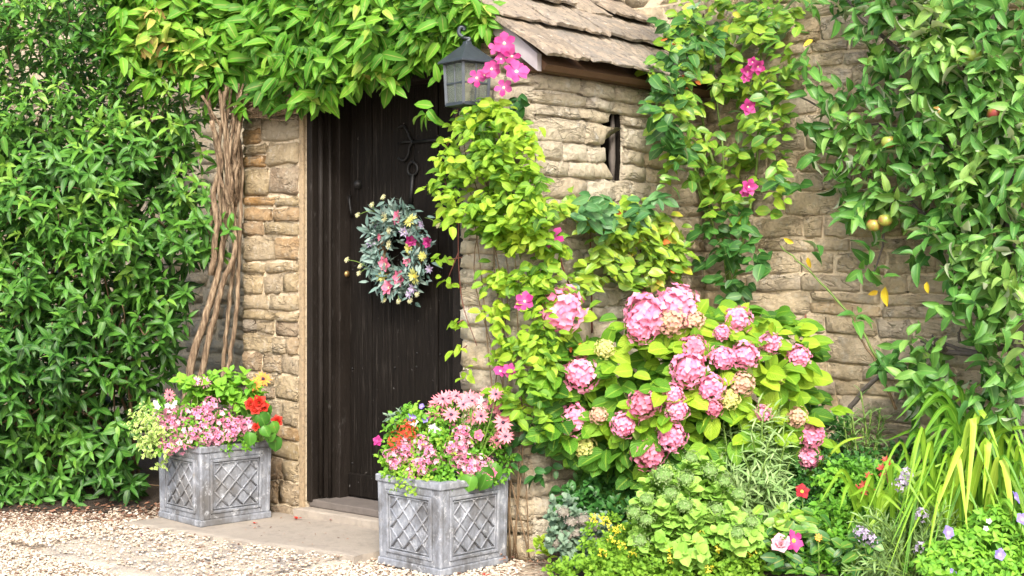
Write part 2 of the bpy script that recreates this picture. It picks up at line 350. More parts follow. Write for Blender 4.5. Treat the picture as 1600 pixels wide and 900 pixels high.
M['p_lilac'] = petal_mat('lilac petal', (.50, .45, .55), (.48, .40, .58), (.60, .50, .68))
M['p_cream'] = petal_mat('cream petal', (.62, .55, .20), (.66, .62, .42), (.55, .60, .25))
M['p_yellow'] = petal_mat('yellow petal', (.70, .45, .01), (.82, .68, .02), (.80, .72, .1))
M['p_crimson'] = petal_mat('crimson petal', (.25, .01, .02), (.32, .008, .02), (.45, .02, .04))
M['p_rust'] = petal_mat('rust red petal', (.35, .04, .03), (.48, .07, .05), (.55, .15, .1))
M['disc_dark'] = plain('dark flower centre', (.03, .012, .03), .7)
M['disc_yellow'] = plain('yellow flower centre', (.62, .48, .06), .7)
M['disc_cream'] = plain('cream flower centre', (.66, .60, .36), .7)
m, nt, out = new_mat('apple skin')
c = mix(nt, ramp(nt, noise(nt, 9, 4), [(.50, (0, 0, 0)), (.66, (1, 1, 1))]), (.24, .32, .05), (.30, .05, .04))
finish(nt, out, c, .35, spec=.5); M['apple_skin'] = m

# ------------------------------------------------------------------ leaves
def leaf_t(W=.4, prof='ovate', n=4, fold=.18, droop=.25, wave=0.0, twist=0.0, seed=0):
    rr = random.Random(seed); vs = []; uv = []
    for i in range(n + 1):
        y = i / n
        if prof == 'lance': w = math.sin(math.pi * min(1, y ** .85)) ** .9
        elif prof == 'ovate': w = (y ** .5) * ((1 - y) ** .68) / .605
        elif prof == 'broad': w = (y ** .42) * ((1 - y) ** .5) / .66
        elif prof == 'round': w = math.sqrt(max(0, 1 - (2 * y - 1) ** 2))
        elif prof == 'petal': w = (y ** .8) * ((1 - y) ** .35) / .57
        elif prof == 'strap': w = min(1, (1 - y) * 2.5) ** .7 * (.6 + .4 * min(1, y * 4))
        w = max(w, .03) * W / 2
        z = -droop * y * y; tw = twist * y
        for sx in (-1, 0, 1):
            x = sx * w; zz = z + abs(sx) * (fold * w * 2 + rr.uniform(-wave, wave))
            vs.append((x * math.cos(tw), y, zz + x * math.sin(tw))); uv.append((.5 + .5 * sx, y))
    q = []
    for i in range(n):
        a = i * 3
        q += [(a, a + 1, a + 4, a + 3), (a + 1, a + 2, a + 5, a + 4)]
    return np.array(vs), np.array(uv), np.array(q)
def tset(W, prof, n=4, k=4, fold=.18, droop=.25, wave=.03, seed=1):
    rr = random.Random(seed)
    return [leaf_t(W * rr.uniform(.85, 1.15), prof, n, fold * rr.uniform(.5, 1.6), droop * rr.uniform(.3, 1.7), wave, rr.uniform(-.5, .5), seed * 10 + i) for i in range(k)]
def unit(a): return a / np.maximum(np.linalg.norm(a, axis=1, keepdims=True), 1e-9)
def frames(tip, nrm):
    y = unit(tip); z = nrm - y * np.sum(nrm * y, 1, keepdims=True); z = unit(z); x = np.cross(y, z)
    return np.stack([x, y, z], 2)           # columns
OCC = {}
def leaf_batch(root, mat, tm, L, nobj=300, name='leaf', rest='foliage'):
    pos = np.array([l[0] for l in L], float); tip = np.array([l[1] for l in L], float); nrm = np.array([l[2] for l in L], float)
    size = np.array([l[3] for l in L], float); tint = np.clip(np.array([l[4] for l in L], float), 0, 1)
    if len(L) == 0: return
    Rm = frames(tip, nrm); N = len(pos); ti = NR.randint(0, len(tm), N)
    cen = pos + Rm[:, :, 1] * size[:, None] * .5
    px = 800 + F * cen[:, 0] / cen[:, 1]; py = HZ - F * (cen[:, 2] - EYE) / cen[:, 1]
    vd = unit(cen - np.array([0, 0, EYE])); area = (size / cen[:, 1]) ** 2 * np.abs(np.sum(Rm[:, :, 2] * vd, 1))
    cell = {}
    ins = np.where((px > 4) & (px < 1596) & (py > 4) & (py < 896))[0]
    for i in ins:
        k = (int(px[i] // 9), int(py[i] // 9))
        if k not in cell or cen[i, 1] < cen[cell[k], 1]: cell[k] = i
    vis = np.array(list(cell.values()), int)
    if len(vis): vis = vis[np.argsort(-area[vis])][:nobj]
    used = np.zeros(N, bool); used[vis] = True
    cache = {}; b = base_of(root)
    for i in vis:
        k = (ti[i], int(tint[i] * 7.99))
        if k not in cache:
            v, uv, q = tm[k[0]]; cache[k] = mesh_np(name, v, q, mat, uv, np.full(len(v), (k[1] + .5) / 8))
        Mx = Matrix.Identity(4)
        for r in range(3):
            for c_ in range(3): Mx[r][c_] = Rm[i, r, c_] * size[i]
            Mx[r][3] = pos[i, r]
        link(name, cache[k], root, Mx)
    keep = np.where(~used)[0]
    if len(keep):
        vs = []; uvs = []; qs = []; ts = []; off = 0
        for t_ in range(len(tm)):
            ii = keep[ti[keep] == t_]
            if not len(ii): continue
            v, uv, q = tm[t_]
            w = np.einsum('nij,vj->nvi', Rm[ii], v) * size[ii][:, None, None] + pos[ii][:, None, :]
            vs.append(w.reshape(-1, 3)); uvs.append(np.tile(uv, (len(ii), 1))); ts.append(np.repeat(tint[ii], len(v)))
            qs.append((q[None] + (np.arange(len(ii)) * len(v))[:, None, None]).reshape(-1, 4) + off); off += len(ii) * len(v)
        me = mesh_np(rest, np.concatenate(vs) , np.concatenate(qs), mat, np.concatenate(uvs), np.concatenate(ts))
        o = link(rest, me, root); o['kind'] = 'stuff'
def rv(s=1.0): return Vector((R.gauss(0, s), R.gauss(0, s), R.gauss(0, s)))
def shoot(L, p, a, n, ln, size, tint, sp0=80, sp1=28, upn=.6, dn=0.0, jit=.15):
    """a whorl of n leaves along axis a from p"""
    p = Vector(p); a = Vector(a).normalized(); e1 = a.orthogonal().normalized(); e2 = a.cross(e1); ph = R.uniform(0, 6.28)
    for i in range(n):
        f = i / max(1, n - 1); ph += 2.4; be = math.radians(sp0 + (sp1 - sp0) * f)
        rad = e1 * math.cos(ph) + e2 * math.sin(ph)
        tip = a * math.cos(be) + rad * math.sin(be) + Vector((0, 0, -dn)) + rv(jit)
        nrm = a * math.sin(be) - rad * math.cos(be) + Vector((0, -.15, upn)) + rv(jit)
        L.append((p + a * ln * f, tip, nrm, size * R.uniform(.75, 1.2) * (1 - .25 * f), tint + R.uniform(-.16, .16) + .12 * f))
def hang(L, p, out, n, size, tint, sag=.8, spread=.05, upn=.6):
    for i in range(n):
        a = R.uniform(-1.5, 1.5); lat = Vector((out.y, -out.x, 0)).normalized() * math.sin(a) * 1.1
        tip = lat + out * R.uniform(.0, .6) + Vector((0, 0, -sag * R.uniform(-.25, 1.25)))
        L.append((Vector(p) + rv(spread) , tip, out * 1.0 + Vector((0, 0, upn)) + rv(.42), size * R.uniform(.7, 1.25), tint + R.uniform(-.15, .15)))
def ell(cx, cy, rx, ry, n):
    o = []
    while len(o) < n:
        a, b = R.uniform(-1, 1), R.uniform(-1, 1)
        if a * a + b * b < 1: o.append((cx + a * rx, cy + b * ry))
    return o
def smooth_n(x, y, s, k=0): return mnoise.noise(Vector((x / s, y / s, k * 7.3)))
def curve(pts, n=8):
    """Catmull-Rom through pts"""
    p = [Vector(q) for q in pts]; p = [p[0] * 2 - p[1]] + p + [p[-1] * 2 - p[-2]]; o = []
    for i in range(1, len(p) - 2):
        for j in range(n):
            t = j / n; a, b, c_, d = p[i - 1], p[i], p[i + 1], p[i + 2]
            o.append(.5 * ((2 * b) + (c_ - a) * t + (2 * a - 5 * b + 4 * c_ - d) * t * t + (3 * b - a - 3 * c_ + d) * t ** 3))
    o.append(p[-2]); return o
def stem(root, pts, r0, r1, mat, name='stem', n=6, sides=6, wob=0.0):
    c = curve(pts, n); k = len(c)
    if wob: c = [q + rv(wob) for q in c]
    return MB().tube(c, [r0 + (r1 - r0) * i / (k - 1) for i in range(k)], sides).build(name, mat, root, smooth=True)

# ------------------------------------------------------------------ flowers
def blossom(name, n, Wd, cup, pm, cm=None, layers=1, crad=.14, prof='petal', seg=3, seed=0, ruffle=.04, droop=.15):
    rr = random.Random(seed); vs = []; uv = []; q = []; mi = []; tn = []
    for L_ in range(layers):
        for i in range(n):
            v, u_, f = leaf_t(Wd * rr.uniform(.88, 1.1), prof, seg, .12, droop, ruffle, rr.uniform(-.2, .2), rr.randint(0, 9999))
            a = 2 * math.pi * (i + .5 * L_) / n + rr.uniform(-.09, .09); e = math.radians(cup + L_ * 28 + rr.uniform(-8, 8)); sc = (1 - .25 * L_) * rr.uniform(.9, 1.06)
            ca, sa, ce, se = math.cos(a), math.sin(a), math.cos(e), math.sin(e); k = len(vs)
            tt = rr.uniform(0, .7)
            for (x, y, z), uu in zip(v, u_):
                r_ = (y * ce - z * se) * sc + crad * .4; h = (y * se + z * ce) * sc
                vs.append((r_ * ca - x * sa * sc, r_ * sa + x * ca * sc, h)); uv.append(tuple(uu)); tn.append(tt)
            for g_ in f: q.append(tuple(int(j) + k for j in g_)); mi.append(0)
    if cm:
        k = len(vs); m_ = 8
        for i in range(4):
            th = math.pi / 2 * i / 3
            for j in range(m_):
                vs.append((crad * math.sin(th) * math.cos(j * math.pi / 4), crad * math.sin(th) * math.sin(j * math.pi / 4), crad * .6 * math.cos(th) + .02)); uv.append((0, 0)); tn.append(0)
        for i in range(3):
            for j in range(m_): q.append((k + i * m_ + j, k + (i + 1) * m_ + j, k + (i + 1) * m_ + (j + 1) % m_, k + i * m_ + (j + 1) % m_)); mi.append(1)
    return mesh_np(name, vs, q, [pm] + ([cm] if cm else []), uv, tn, mi=mi)
def cluster_head(name, n, fr, pm, seed, petals=4, lo=-.35, core=.86, jit=.06, flat=1.0, Wd=.9):
    """a ball of n small florets on the unit sphere, Z up"""
    rr = random.Random(seed); vs = []; uv = []; q = []; tn = []
    for i in range(n):
        z = 1 - (1 - lo) * (i + .5) / n; ph = 2.39996 * i; s_ = math.sqrt(max(0, 1 - z * z))
        c_ = Vector((s_ * math.cos(ph), s_ * math.sin(ph), z * flat)) * (1 + rr.uniform(-jit, jit) * 1.6)
        nn = (Vector((c_.x, c_.y, c_.z)) + Vector([rr.gauss(0, .22) for _ in range(3)])).normalized(); e1 = nn.orthogonal().normalized(); e2 = nn.cross(e1); a0 = rr.uniform(0, 6.28)
        tt = rr.uniform(0, 1)
        for p_ in range(petals):
            a = a0 + 2 * math.pi * p_ / petals; d = e1 * math.cos(a) + e2 * math.sin(a); x_ = nn.cross(d); f_ = fr * rr.uniform(.85, 1.15); k = len(vs)
            v, u_, f = leaf_t(Wd, 'petal', 2, .1, -.15, .05, 0, rr.randint(0, 9999))
            for (x, y, z2), uu in zip(v, u_):
                vs.append(tuple(c_ + (d * y + x_ * x + nn * (z2 + .12 * y)) * f_)); uv.append(tuple(uu)); tn.append(tt)
            for g_ in f: q.append(tuple(int(j) + k for j in g_))
    if core:
        k = len(vs); a_, b_ = 6, 10
        for i in range(a_ + 1):
            for j in range(b_):
                th = math.pi * i / a_; ph = 2 * math.pi * j / b_; vs.append((core * math.sin(th) * math.cos(ph), core * math.sin(th) * math.sin(ph), core * flat * max(math.cos(th), lo - .1))); uv.append((0, 0)); tn.append(0)
        for i in range(a_):
            for j in range(b_): q.append((k + i * b_ + j, k + (i + 1) * b_ + j, k + (i + 1) * b_ + (j + 1) % b_, k + i * b_ + (j + 1) % b_))
    return mesh_np(name, vs, q, pm, uv, tn)
def place(root, me, name, p, nrm, size, label=None, sq=1.0):
    z = Vector(nrm).normalized(); x = z.orthogonal().normalized(); y = z.cross(x); a = R.uniform(0, 6.28)
    x, y = x * math.cos(a) + y * math.sin(a), y * math.cos(a) - x * math.sin(a)
    Mx = Matrix(((x.x * size, y.x * size, z.x * size * sq, p[0]), (x.y * size, y.y * size, z.y * size * sq, p[1]), (x.z * size, y.z * size, z.z * size * sq, p[2]), (0, 0, 0, 1)))
    o = link(name, me, root, Mx)
    if label: o['label'] = label
    return o
TOCAM = lambda p: (Vector((0, 0, EYE)) - Vector(p)).normalized()
def pxr(r, Y): return r / F * Y

# ================================================================== THE SETTING
# ground: one large sheet, finer near the house
def sheet(name, xs, ys, zf, mat, parent=None):
    vs = [(x, y, zf(x, y)) for y in ys for x in xs]; n = len(xs)
    q = [(j * n + i, j * n + i + 1, (j + 1) * n + i + 1, (j + 1) * n + i) for j in range(len(ys) - 1) for i in range(n - 1)]
    return link(name, mesh_np(name, vs, q, mat), parent)
xs = [-300, -60, -20, -8] + [-4 + .15 * i for i in range(54)] + [6, 10, 30, 80, 300]
ys = [-200, -40, -10, 0, 2] + [3 + .15 * i for i in range(46)] + [11, 14, 30, 90, 400]
g = sheet('ground', xs, ys, lambda x, y: (.012 * smooth_n(x, y, .5) if abs(x) < 5 and 2 < y < 10 else 0), M['gravel_ground']); g['kind'] = 'structure'
# flower bed right of the pier: soil sheet a little above the gravel
mb = MB(); nx, ny = 30, 16; rows = []
for i in range(nx + 1):
    x = .12 + 3.6 * i / nx; yb = bedY(min(1600, 800 + 2265 * x / 6.2), -.1) if x < 2.6 else 6.9 - .84 * (x - 1.0)
    yb = min(6.93, (5.99 + 1.19 * (x - .09)) if x < .9 else 6.98 - .84 * (x - .925)) + .05
    for j in range(ny + 1):
        f = j / ny; y = yb + (4.95 - yb) * f
        mb.v.append(Vector((x + .06 * smooth_n(x, y, .3) * (i == 0), y, .03 + .03 * smooth_n(x, y, .25) + (.03 if i > 0 else -.05))))
for i in range(nx):
    for j in range(ny):
        a = i * (ny + 1) + j; mb.f.append((a, a + 1, a + ny + 2, a + ny + 1)); mb.m.append(0)
o = mb.build('soil_bed', M['soil'], None, True); o['kind'] = 'structure'
mb = MB(); xs = [-3.6 + .2 * i for i in range(10)]
for i, x in enumerate(xs):
    for j in range(7):
        y = 7.12 + .45 * j + .05 * smooth_n(x, j, .3); mb.v.append(Vector((x, y, .014 + .02 * min(j, 2) + .012 * smooth_n(x, y, .2))))
for i in range(9):
    for j in range(6):
        a = i * 7 + j; mb.f.append((a, a + 7, a + 8, a + 1)); mb.m.append(0)
o = mb.build('soil_under_shrub', M['soil'], None, True); o['kind'] = 'structure'
# doorstep slab with worn irregular edge
def slab(pts, z0, z1, name, mat, parent=None, jag=.012, step=.05):
    ring = []
    for i in range(len(pts)):
        a, b = pts[i], pts[(i + 1) % len(pts)]; n = max(1, int((b - a).length / step))
        for k in range(n):
            p = a.lerp(b, k / n); ring.append(Vector((p.x + R.uniform(-jag, jag), p.y + R.uniform(-jag, jag), 0)))
    n = len(ring); c = sum(ring, Vector()) / n; mb = MB()
    top = [r + Vector((0, 0, z1 - R.uniform(.002, .008))) for r in ring]; inn = [r.lerp(c, .07) + Vector((0, 0, z1)) for r in ring]; bot = [r + Vector((0, 0, z0)) for r in ring]
    mb.v = bot + top + inn + [c + Vector((0, 0, z1 + .001))]
    for i in range(n):
        j = (i + 1) % n; mb.f += [(i, j, n + j, n + i), (n + i, n + j, 2 * n + j, 2 * n + i), (2 * n + i, 2 * n + j, 3 * n)]; mb.m += [0, 0, 0]
    if (pts[1] - pts[0]).cross(pts[2] - pts[1]).z < 0: mb.f = [f[::-1] for f in mb.f]
    return mb.build(name, mat, parent)
o = slab([front(-.50, -.665, 0), front(.30, -.585, 0), front(.875, -.50, 0), front(.88, -.03, 0), front(-.5, -.03, 0)], -.03, .040, 'doorstep_slab', M['slab'])
tag(o, 'flat worn stone slab lying in front of the dark door', 'doorstep')
o = slab([front(-.25, -1.25, 0), front(.78, -1.2, 0), front(.80, -.52, 0), front(-.35, -.60, 0), front(-.62, -.8, 0)], -.02, .018, 'compacted_grit', M['grit'], jag=.05, step=.1); o['kind'] = 'structure'

# gravel stones (nobody could count them)
def ico():
    t = (1 + 5 ** .5) / 2
    v = np.array([(-1, t, 0), (1, t, 0), (-1, -t, 0), (1, -t, 0), (0, -1, t), (0, 1, t), (0, -1, -t), (0, 1, -t), (t, 0, -1), (t, 0, 1), (-t, 0, -1), (-t, 0, 1)], float)
    f = np.array([(0, 11, 5), (0, 5, 1), (0, 1, 7), (0, 7, 10), (0, 10, 11), (1, 5, 9), (5, 11, 4), (11, 10, 2), (10, 7, 6), (7, 1, 8), (3, 9, 4), (3, 4, 2), (3, 2, 6), (3, 6, 8), (3, 8, 9), (4, 9, 5), (2, 4, 11), (6, 2, 10), (8, 6, 7), (9, 8, 1)])
    return v / np.linalg.norm(v[0]), f
iv, if_ = ico()
def scatter(name, pts, smin, smax, tint, flat=.6):
    n = len(pts); A = NR.normal(size=(n, 12, 1)) * .12 + 1; v = iv[None] * A
    s = NR.uniform(smin, smax, (n, 1, 1)) * np.stack([NR.uniform(.7, 1.3, n), NR.uniform(.7, 1.3, n), np.full(n, flat)], 1)[:, None, :]
    th = NR.uniform(0, 6.28, n); c_, s_ = np.cos(th), np.sin(th); w = v * s
    x = w[..., 0] * c_[:, None] - w[..., 1] * s_[:, None]; y = w[..., 0] * s_[:, None] + w[..., 1] * c_[:, None]
    w = np.stack([x, y, w[..., 2]], 2) + pts[:, None, :]
    q = (if_[None] + (np.arange(n) * 12)[:, None, None]).reshape(-1, 3)
    me = mesh_np(name, w.reshape(-1, 3), q, M['pebble'], tint=np.repeat(tint, 12), smooth=False)
    o = link(name, me); o['kind'] = 'stuff'; return o
pp = []; tt = []
gi = (front(-.25, -1.25, 0), front(.78, -1.2, 0))
while len(pp) < 32000:
    x, y = R.uniform(-2.75, .5), R.uniform(5.0, 7.55)
    q = Vector((x, y, 0)) - A0; t_, d_ = q.dot(U), q.dot(V)
    if -.48 < t_ < .88 and -.64 + .13 * (t_ + .5) < d_: continue
    if t_ > 1.41 and d_ > 0 or (-.45 < t_ < 1.41 and d_ > -.03): continue
    if x > .02 + .15 * smooth_n(x, y, .3) and y > 5.1: continue
    if -.4 < t_ < .78 and -1.22 < d_ < -.5 and R.random() > .22 + .9 * max(0, smooth_n(x, y, .22)): continue
    pp.append((x, y, .008 + R.uniform(-.004, .006) + (.018 if (-.6 < t_ < .8 and -1.2 < d_ < -.5) else 0)))
    dirt = max(0, min(1, (y - 6.55) / .55)) * (.75 if x < -1.3 else .3)
    tt.append(R.uniform(0, .22) if R.random() < dirt * .75 + .08 else R.uniform(.4, 1))
scatter('gravel', np.array(pp), .0032, .0088, np.array(tt))

# ---------------------------------------------------------------- stone walls
def courses(z0, z1, h, rr):
    z = z0; o = []
    while z < z1 - .03:
        d = rr.uniform(*h); d = d if z + d < z1 - h[0] * .6 else z1 - z; o.append((z, z + d)); z += d
    return o
GX = (0, .05, .35, .66, .95, 1); GZ = (0, .12, .88, 1); NXZ = (6, 4)
def stone_mesh(fr, a0, a1, z0, z1, rr, proud, lite=False):
    nx, nz = (3, 2) if lite else NXZ; j = .009
    vs = []; ac, zc = (a0 + a1) / 2, (z0 + z1) / 2; k1, k2 = rr.uniform(0, 99), rr.uniform(.4, 1.0); tilt = rr.uniform(-.008, .008)
    for r in range(nz):
        for c_ in range(nx):
            fa, fz = (GX if nx == 6 else (0, .5, 1))[c_], (GZ if nz == 4 else (0, 1))[r]; e = (c_ in (0, nx - 1)) + (r in (0, nz - 1))
            a = a0 + (a1 - a0) * fa + (rr.uniform(-j, j) * (1.6 if e == 2 else 1) if e else rr.uniform(-.004, .004)); z = z0 + (z1 - z0) * fz + (rr.uniform(-j, j) if e else 0)
            if e == 2: a += (ac - a) * .14 * rr.random(); z += (zc - z) * .26 * rr.random()
            off = (proud + k2 * .022 * mnoise.noise(Vector((a * 9, z * 14, k1))) + tilt * (fz - .5) * 2) if not e else rr.uniform(-.007, .004)
            vs.append(fr(a, z, off))
    q = [(r * nx + c_, r * nx + c_ + 1, (r + 1) * nx + c_ + 1, (r + 1) * nx + c_) for r in range(nz - 1) for c_ in range(nx - 1)]
    ring = [c_ for c_ in range(nx)] + [r * nx + nx - 1 for r in range(1, nz)] + [(nz - 1) * nx + c_ for c_ in range(nx - 2, -1, -1)] + [r * nx for r in range(nz - 2, 0, -1)]
    k = len(vs)
    for i in ring:
        r, c_ = divmod(i, nx); vs.append(fr(a0 + (a1 - a0) * c_ / (nx - 1), z0 + (z1 - z0) * r / (nz - 1), -.035))
    for i in range(len(ring)): q.append((ring[i], k + i, k + (i + 1) % len(ring), ring[(i + 1) % len(ring)]))
    return vs, q
def stones(parent, fr, a0, a1, z0, z1, h, w, mat, seed, clip=None, joined=None, proud=.009, joint=.004, amp=.016, matf=None):
    rr = random.Random(seed); n = 0
    # the outward side decides the winding
    flip = (fr(1, 0, 0) - fr(0, 0, 0)).cross(Vector((0, 0, 1))).dot(fr(0, 0, 1) - fr(0, 0, 0)) < 0
    acc = MB() if joined else None
    wob = lambda a, z: z + amp * mnoise.noise(Vector((a * 2.3, z * 3, seed))) * (0 if z < z0 + .01 or z > z1 - .01 else 1)
    f2 = lambda a, z, off: fr(a, wob(a, z), off)
    for (za, zb) in courses(z0, z1, h, rr):
        spans = clip(za, zb, a0, a1) if clip else [(a0, a1)]
        for (sa, sb) in spans:
            a = sa
            while a < sb - .01:
                d = rr.uniform(*w) * (1.15 if zb - za > .1 else .9); d = d if a + d < sb - w[0] * .7 else sb - a
                subs = [(za, zb)]
                if zb - za > .105 and rr.random() < .22: m_ = za + (zb - za) * rr.uniform(.4, .6); subs = [(za, m_), (m_, zb)]
                for (p0, p1) in subs:
                    vs, q = stone_mesh(f2, a + joint, a + d - joint, p0 + joint, p1 - joint, rr, proud, bool(joined))
                    if flip: q = [f[::-1] for f in q]
                    if acc: acc.add(vs, q)
                    else:
                        c_ = sum(vs, Vector()) / len(vs); mm = matf(a, p0, rr) if matf else mat
                        me = mesh_np('stone', [tuple(v - c_) for v in vs], q, mm); k_ = len(q) - 2 * (NXZ[0] + NXZ[1]) + 4
                        me.polygons.foreach_set('use_smooth', [i < k_ for i in range(len(q))]); link('stone', me, parent, c_); n += 1
                a += d
    if acc: o = acc.build(joined, mat, parent, True); o['kind'] = 'stuff'
    return n
cottage = thing('cottage_wall', D0 + Vector((0, 0, 0)), 'long buff limestone rubble wall of the cottage, behind the apple tree and shrub', 'wall')
mb = MB(); mb.box(main(-9, -.4, -.1), U * 14, -V * .396, (0, 0, 4.7)); core = mb.build('mortar_wall', M['mortar'], cottage)
fm = lambda a, z, off: main(a, off, z)
stones(core, fm, 0.0, 1.72, 0, 2.62, (.05, .125), (.11, .34), M['stone'], 3, joint=.004)
stones(core, fm, 1.72, 5, 0, 2.62, (.09, .14), (.16, .34), M['stone'], 4, joined='far_stones')
stones(core, fm, -9, 5, 2.62, 4.6, (.09, .14), (.16, .34), M['stone'], 5, joined='upper_stones')
stones(core, fm, -.8, 0, 2.0, 2.62, (.08, .13), (.14, .32), M['stone'], 8, joined='stones_over_roof')
stones(core, fm, -9, -1.86, 0, 2.62, (.08, .13), (.14, .32), M['stone'], 6, joined='stones_behind_shrub')

porch = thing('stone_porch', A0 + U * .7, 'small gabled stone porch with dark plank door, slit window and stone slate roof', 'porch')
ZE = 2.05; PH = math.radians(38); tp = math.tan(PH); RID = .482; HD = 2.13
# right pier and side wall: one part, with the slit window
mb = MB(); i_ = .012
def cbox(s0, s1, z0, z1): mb.box(side(s0, -.40, z0), V * (s1 - s0), U * .395, (0, 0, z1 - z0))
cbox(i_, .465, -.05, ZE); cbox(.625, 1.30, -.05, ZE); cbox(.465, .625, -.05, 1.59); cbox(.465, .625, 1.92, ZE)
sw = mb.build('side_wall', M['mortar_pale'], porch)
def slit(za, zb, a0, a1):
    z = (za + zb) / 2; k = 1 - ((z - 1.755) / .165) ** 2
    if k <= 0: return [(a0, a1)]
    return [(a0, .60), (.622, a1)]
def sq(a, z):
    k = 1 - ((z - 1.755) / .165) ** 2
    if .605 < a < .72 and k > 0: e = .600 + .024 * math.sqrt(k); return .72 - (.72 - a) * (.72 - e) / (.72 - .622)
    return a if k <= 0 or a > .605 or a < .25 else .25 + (a - .25) * (.60 - .135 * math.sqrt(k) - .25) / .35
fs = lambda a, z, off: side(sq(a, z), off + (.022 * max(0, 1 - abs(a - .42) / .3) * max(0, 1 - abs(z - 1.75) / .5)), z)
stones(sw, fs, 0.0, 1.29, 0, ZE - .02, (.05, .115), (.16, .42), M['stone_pale'], 12, clip=slit, joint=.003, proud=.012, matf=lambda a, z, rr: M['stone_pale'] if (a < .75 and rr.random() < .85) else M['stone'])
ff = lambda a, z, off: front(a, -off, z)
pier = MB().box(front(1.012, .06, -.05), U * .03, -V * .055, (0, 0, ZE)).build('pier_edge', M['mortar_pale'], porch)
stones(sw, ff, 1.0, 1.408, 0, ZE - .02, (.05, .115), (.13, .29), M['stone_pale'], 15, proud=.011, matf=lambda a, z, rr: M['stone_pale'] if z > .8 else M['stone'])
sl_ = MB().tube([side(.592, -.035, 1.595), side(.590, -.035, 1.70), side(.592, -.035, 1.80), side(.597, -.035, 1.915)], [.009, .017, .015, .005], 5).build('slit_window', M['grey_wood'], porch, True)
MB().box(side(.50, -.30, 1.57), V * .14, U * .02, (0, 0, .37)).box(side(.606, -.28, 1.592), V * .017, U * .268, (0, 0, .326)).box(side(.468, -.28, 1.592), V * .138, U * .24, (0, 0, .006)).box(side(.468, -.28, 1.912), V * .138, U * .24, (0, 0, .006)).build('painted_slit_shade', M['oak'], sl_)  # near-black lining added to the hole; its colour stands in for deep shade
# left pier
lp = MB().box(front(-.444, .005, -.05), U * .443, V * 1.28, (0, 0, ZE + .05)).build('left_pier', M['mortar'], porch)
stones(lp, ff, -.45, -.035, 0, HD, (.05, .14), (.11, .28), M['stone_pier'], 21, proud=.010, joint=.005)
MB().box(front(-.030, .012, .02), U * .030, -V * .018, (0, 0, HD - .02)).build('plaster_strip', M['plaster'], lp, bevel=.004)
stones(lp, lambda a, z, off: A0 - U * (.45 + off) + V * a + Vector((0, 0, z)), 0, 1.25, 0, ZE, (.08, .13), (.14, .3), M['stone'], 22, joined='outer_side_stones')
# gable wall over the door
mb = MB(); tri = [(-.438 + (HD - ZE) / tp, HD), (1.402 - (HD - ZE) / tp, HD), (RID, ZE + (1.402 - RID) * tp)]
vs = [front(t, d, z) for d in (.012, .3) for (t, z) in tri]; mb.add(vs, [(0, 1, 2), (5, 4, 3), (0, 3, 4, 1), (1, 4, 5, 2), (2, 5, 3, 0)])
gw = mb.build('gable_wall', M['mortar'], porch)
def gclip(za, zb, a0, a1):
    z = zb; w_ = (1.402 - RID) - max(0, z - ZE) / tp
    return [(RID - w_, RID + w_)] if w_ > .08 else []
stones(gw, ff, -.45, 1.41, 2.31, 2.78, (.08, .12), (.14, .3), M['stone'], 31, clip=gclip, joined='gable_stones')
stones(gw, ff, 1.06, 1.408, ZE - .01, 2.25, (.08, .12), (.14, .24), M['stone'], 32, clip=lambda za, zb, a0, a1: [(1.06, min(1.405, 1.46 - max(0, zb - ZE) / tp))], joined='gable_foot_stones')
MB().box(front(-.06, .10, HD), U * 1.12, -V * .118, (0, 0, .17)).build('lintel', M['timber'], porch, bevel=.008)
MB().box(front(-.0, .30, HD - .02), U * 1.0, -V * .2, (0, 0, .2)).build('door_head', M['frame'], porch)
# door frame
df = MB().box(front(.001, .014, .10), U * .038, V * .2, (0, 0, 2.02)).build('door_frame', M['frame'], porch, bevel=.005)
MB().box(front(.039, .058, .115), U * .018, V * .15, (0, 0, 2.0)).build('jamb_moulding', M['frame'], df, bevel=.004)
MB().tube([front(.052, .060, z) for z in (.13, .7, 1.4, 2.1)], .014, 8).build('jamb_bead', M['frame'], df, True)
MB().box(front(.057, .092, .108), U * .019, V * .12, (0, 0, 2.0)).build('jamb_moulding', M['frame'], df, bevel=.004)
MB().tube([front(.075, .098, z) for z in (.12, .7, 1.4, 2.1)], .010, 8).build('jamb_bead', M['frame'], df, True)
MB().box(front(.075, .135, .10), U * .028, V * .09, (0, 0, 2.02)).build('rebate', M['frame'], df, bevel=.003)
MB().box(front(.90, .06, .10), U * .10, V * .16, (0, 0, 2.02)).build('right_jamb', M['frame'], df, bevel=.005)
MB().box(front(.05, .075, HD - .07), U * .86, V * .16, (0, 0, .09)).build('frame_head', M['frame'], df, bevel=.005)
# stone sill and timber sill
slab([front(-.02, -.045, 0), front(1.0, -.03, 0), front(1.0, .30, 0), front(-.02, .30, 0)], .0, .075, 'sill_stone', M['slab'], porch, jag=.004)
MB().box(front(.012, .02, .076), U * .98, V * .2, (0, 0, .036)).build('timber_sill', M['grey_wood'], porch, bevel=.006)
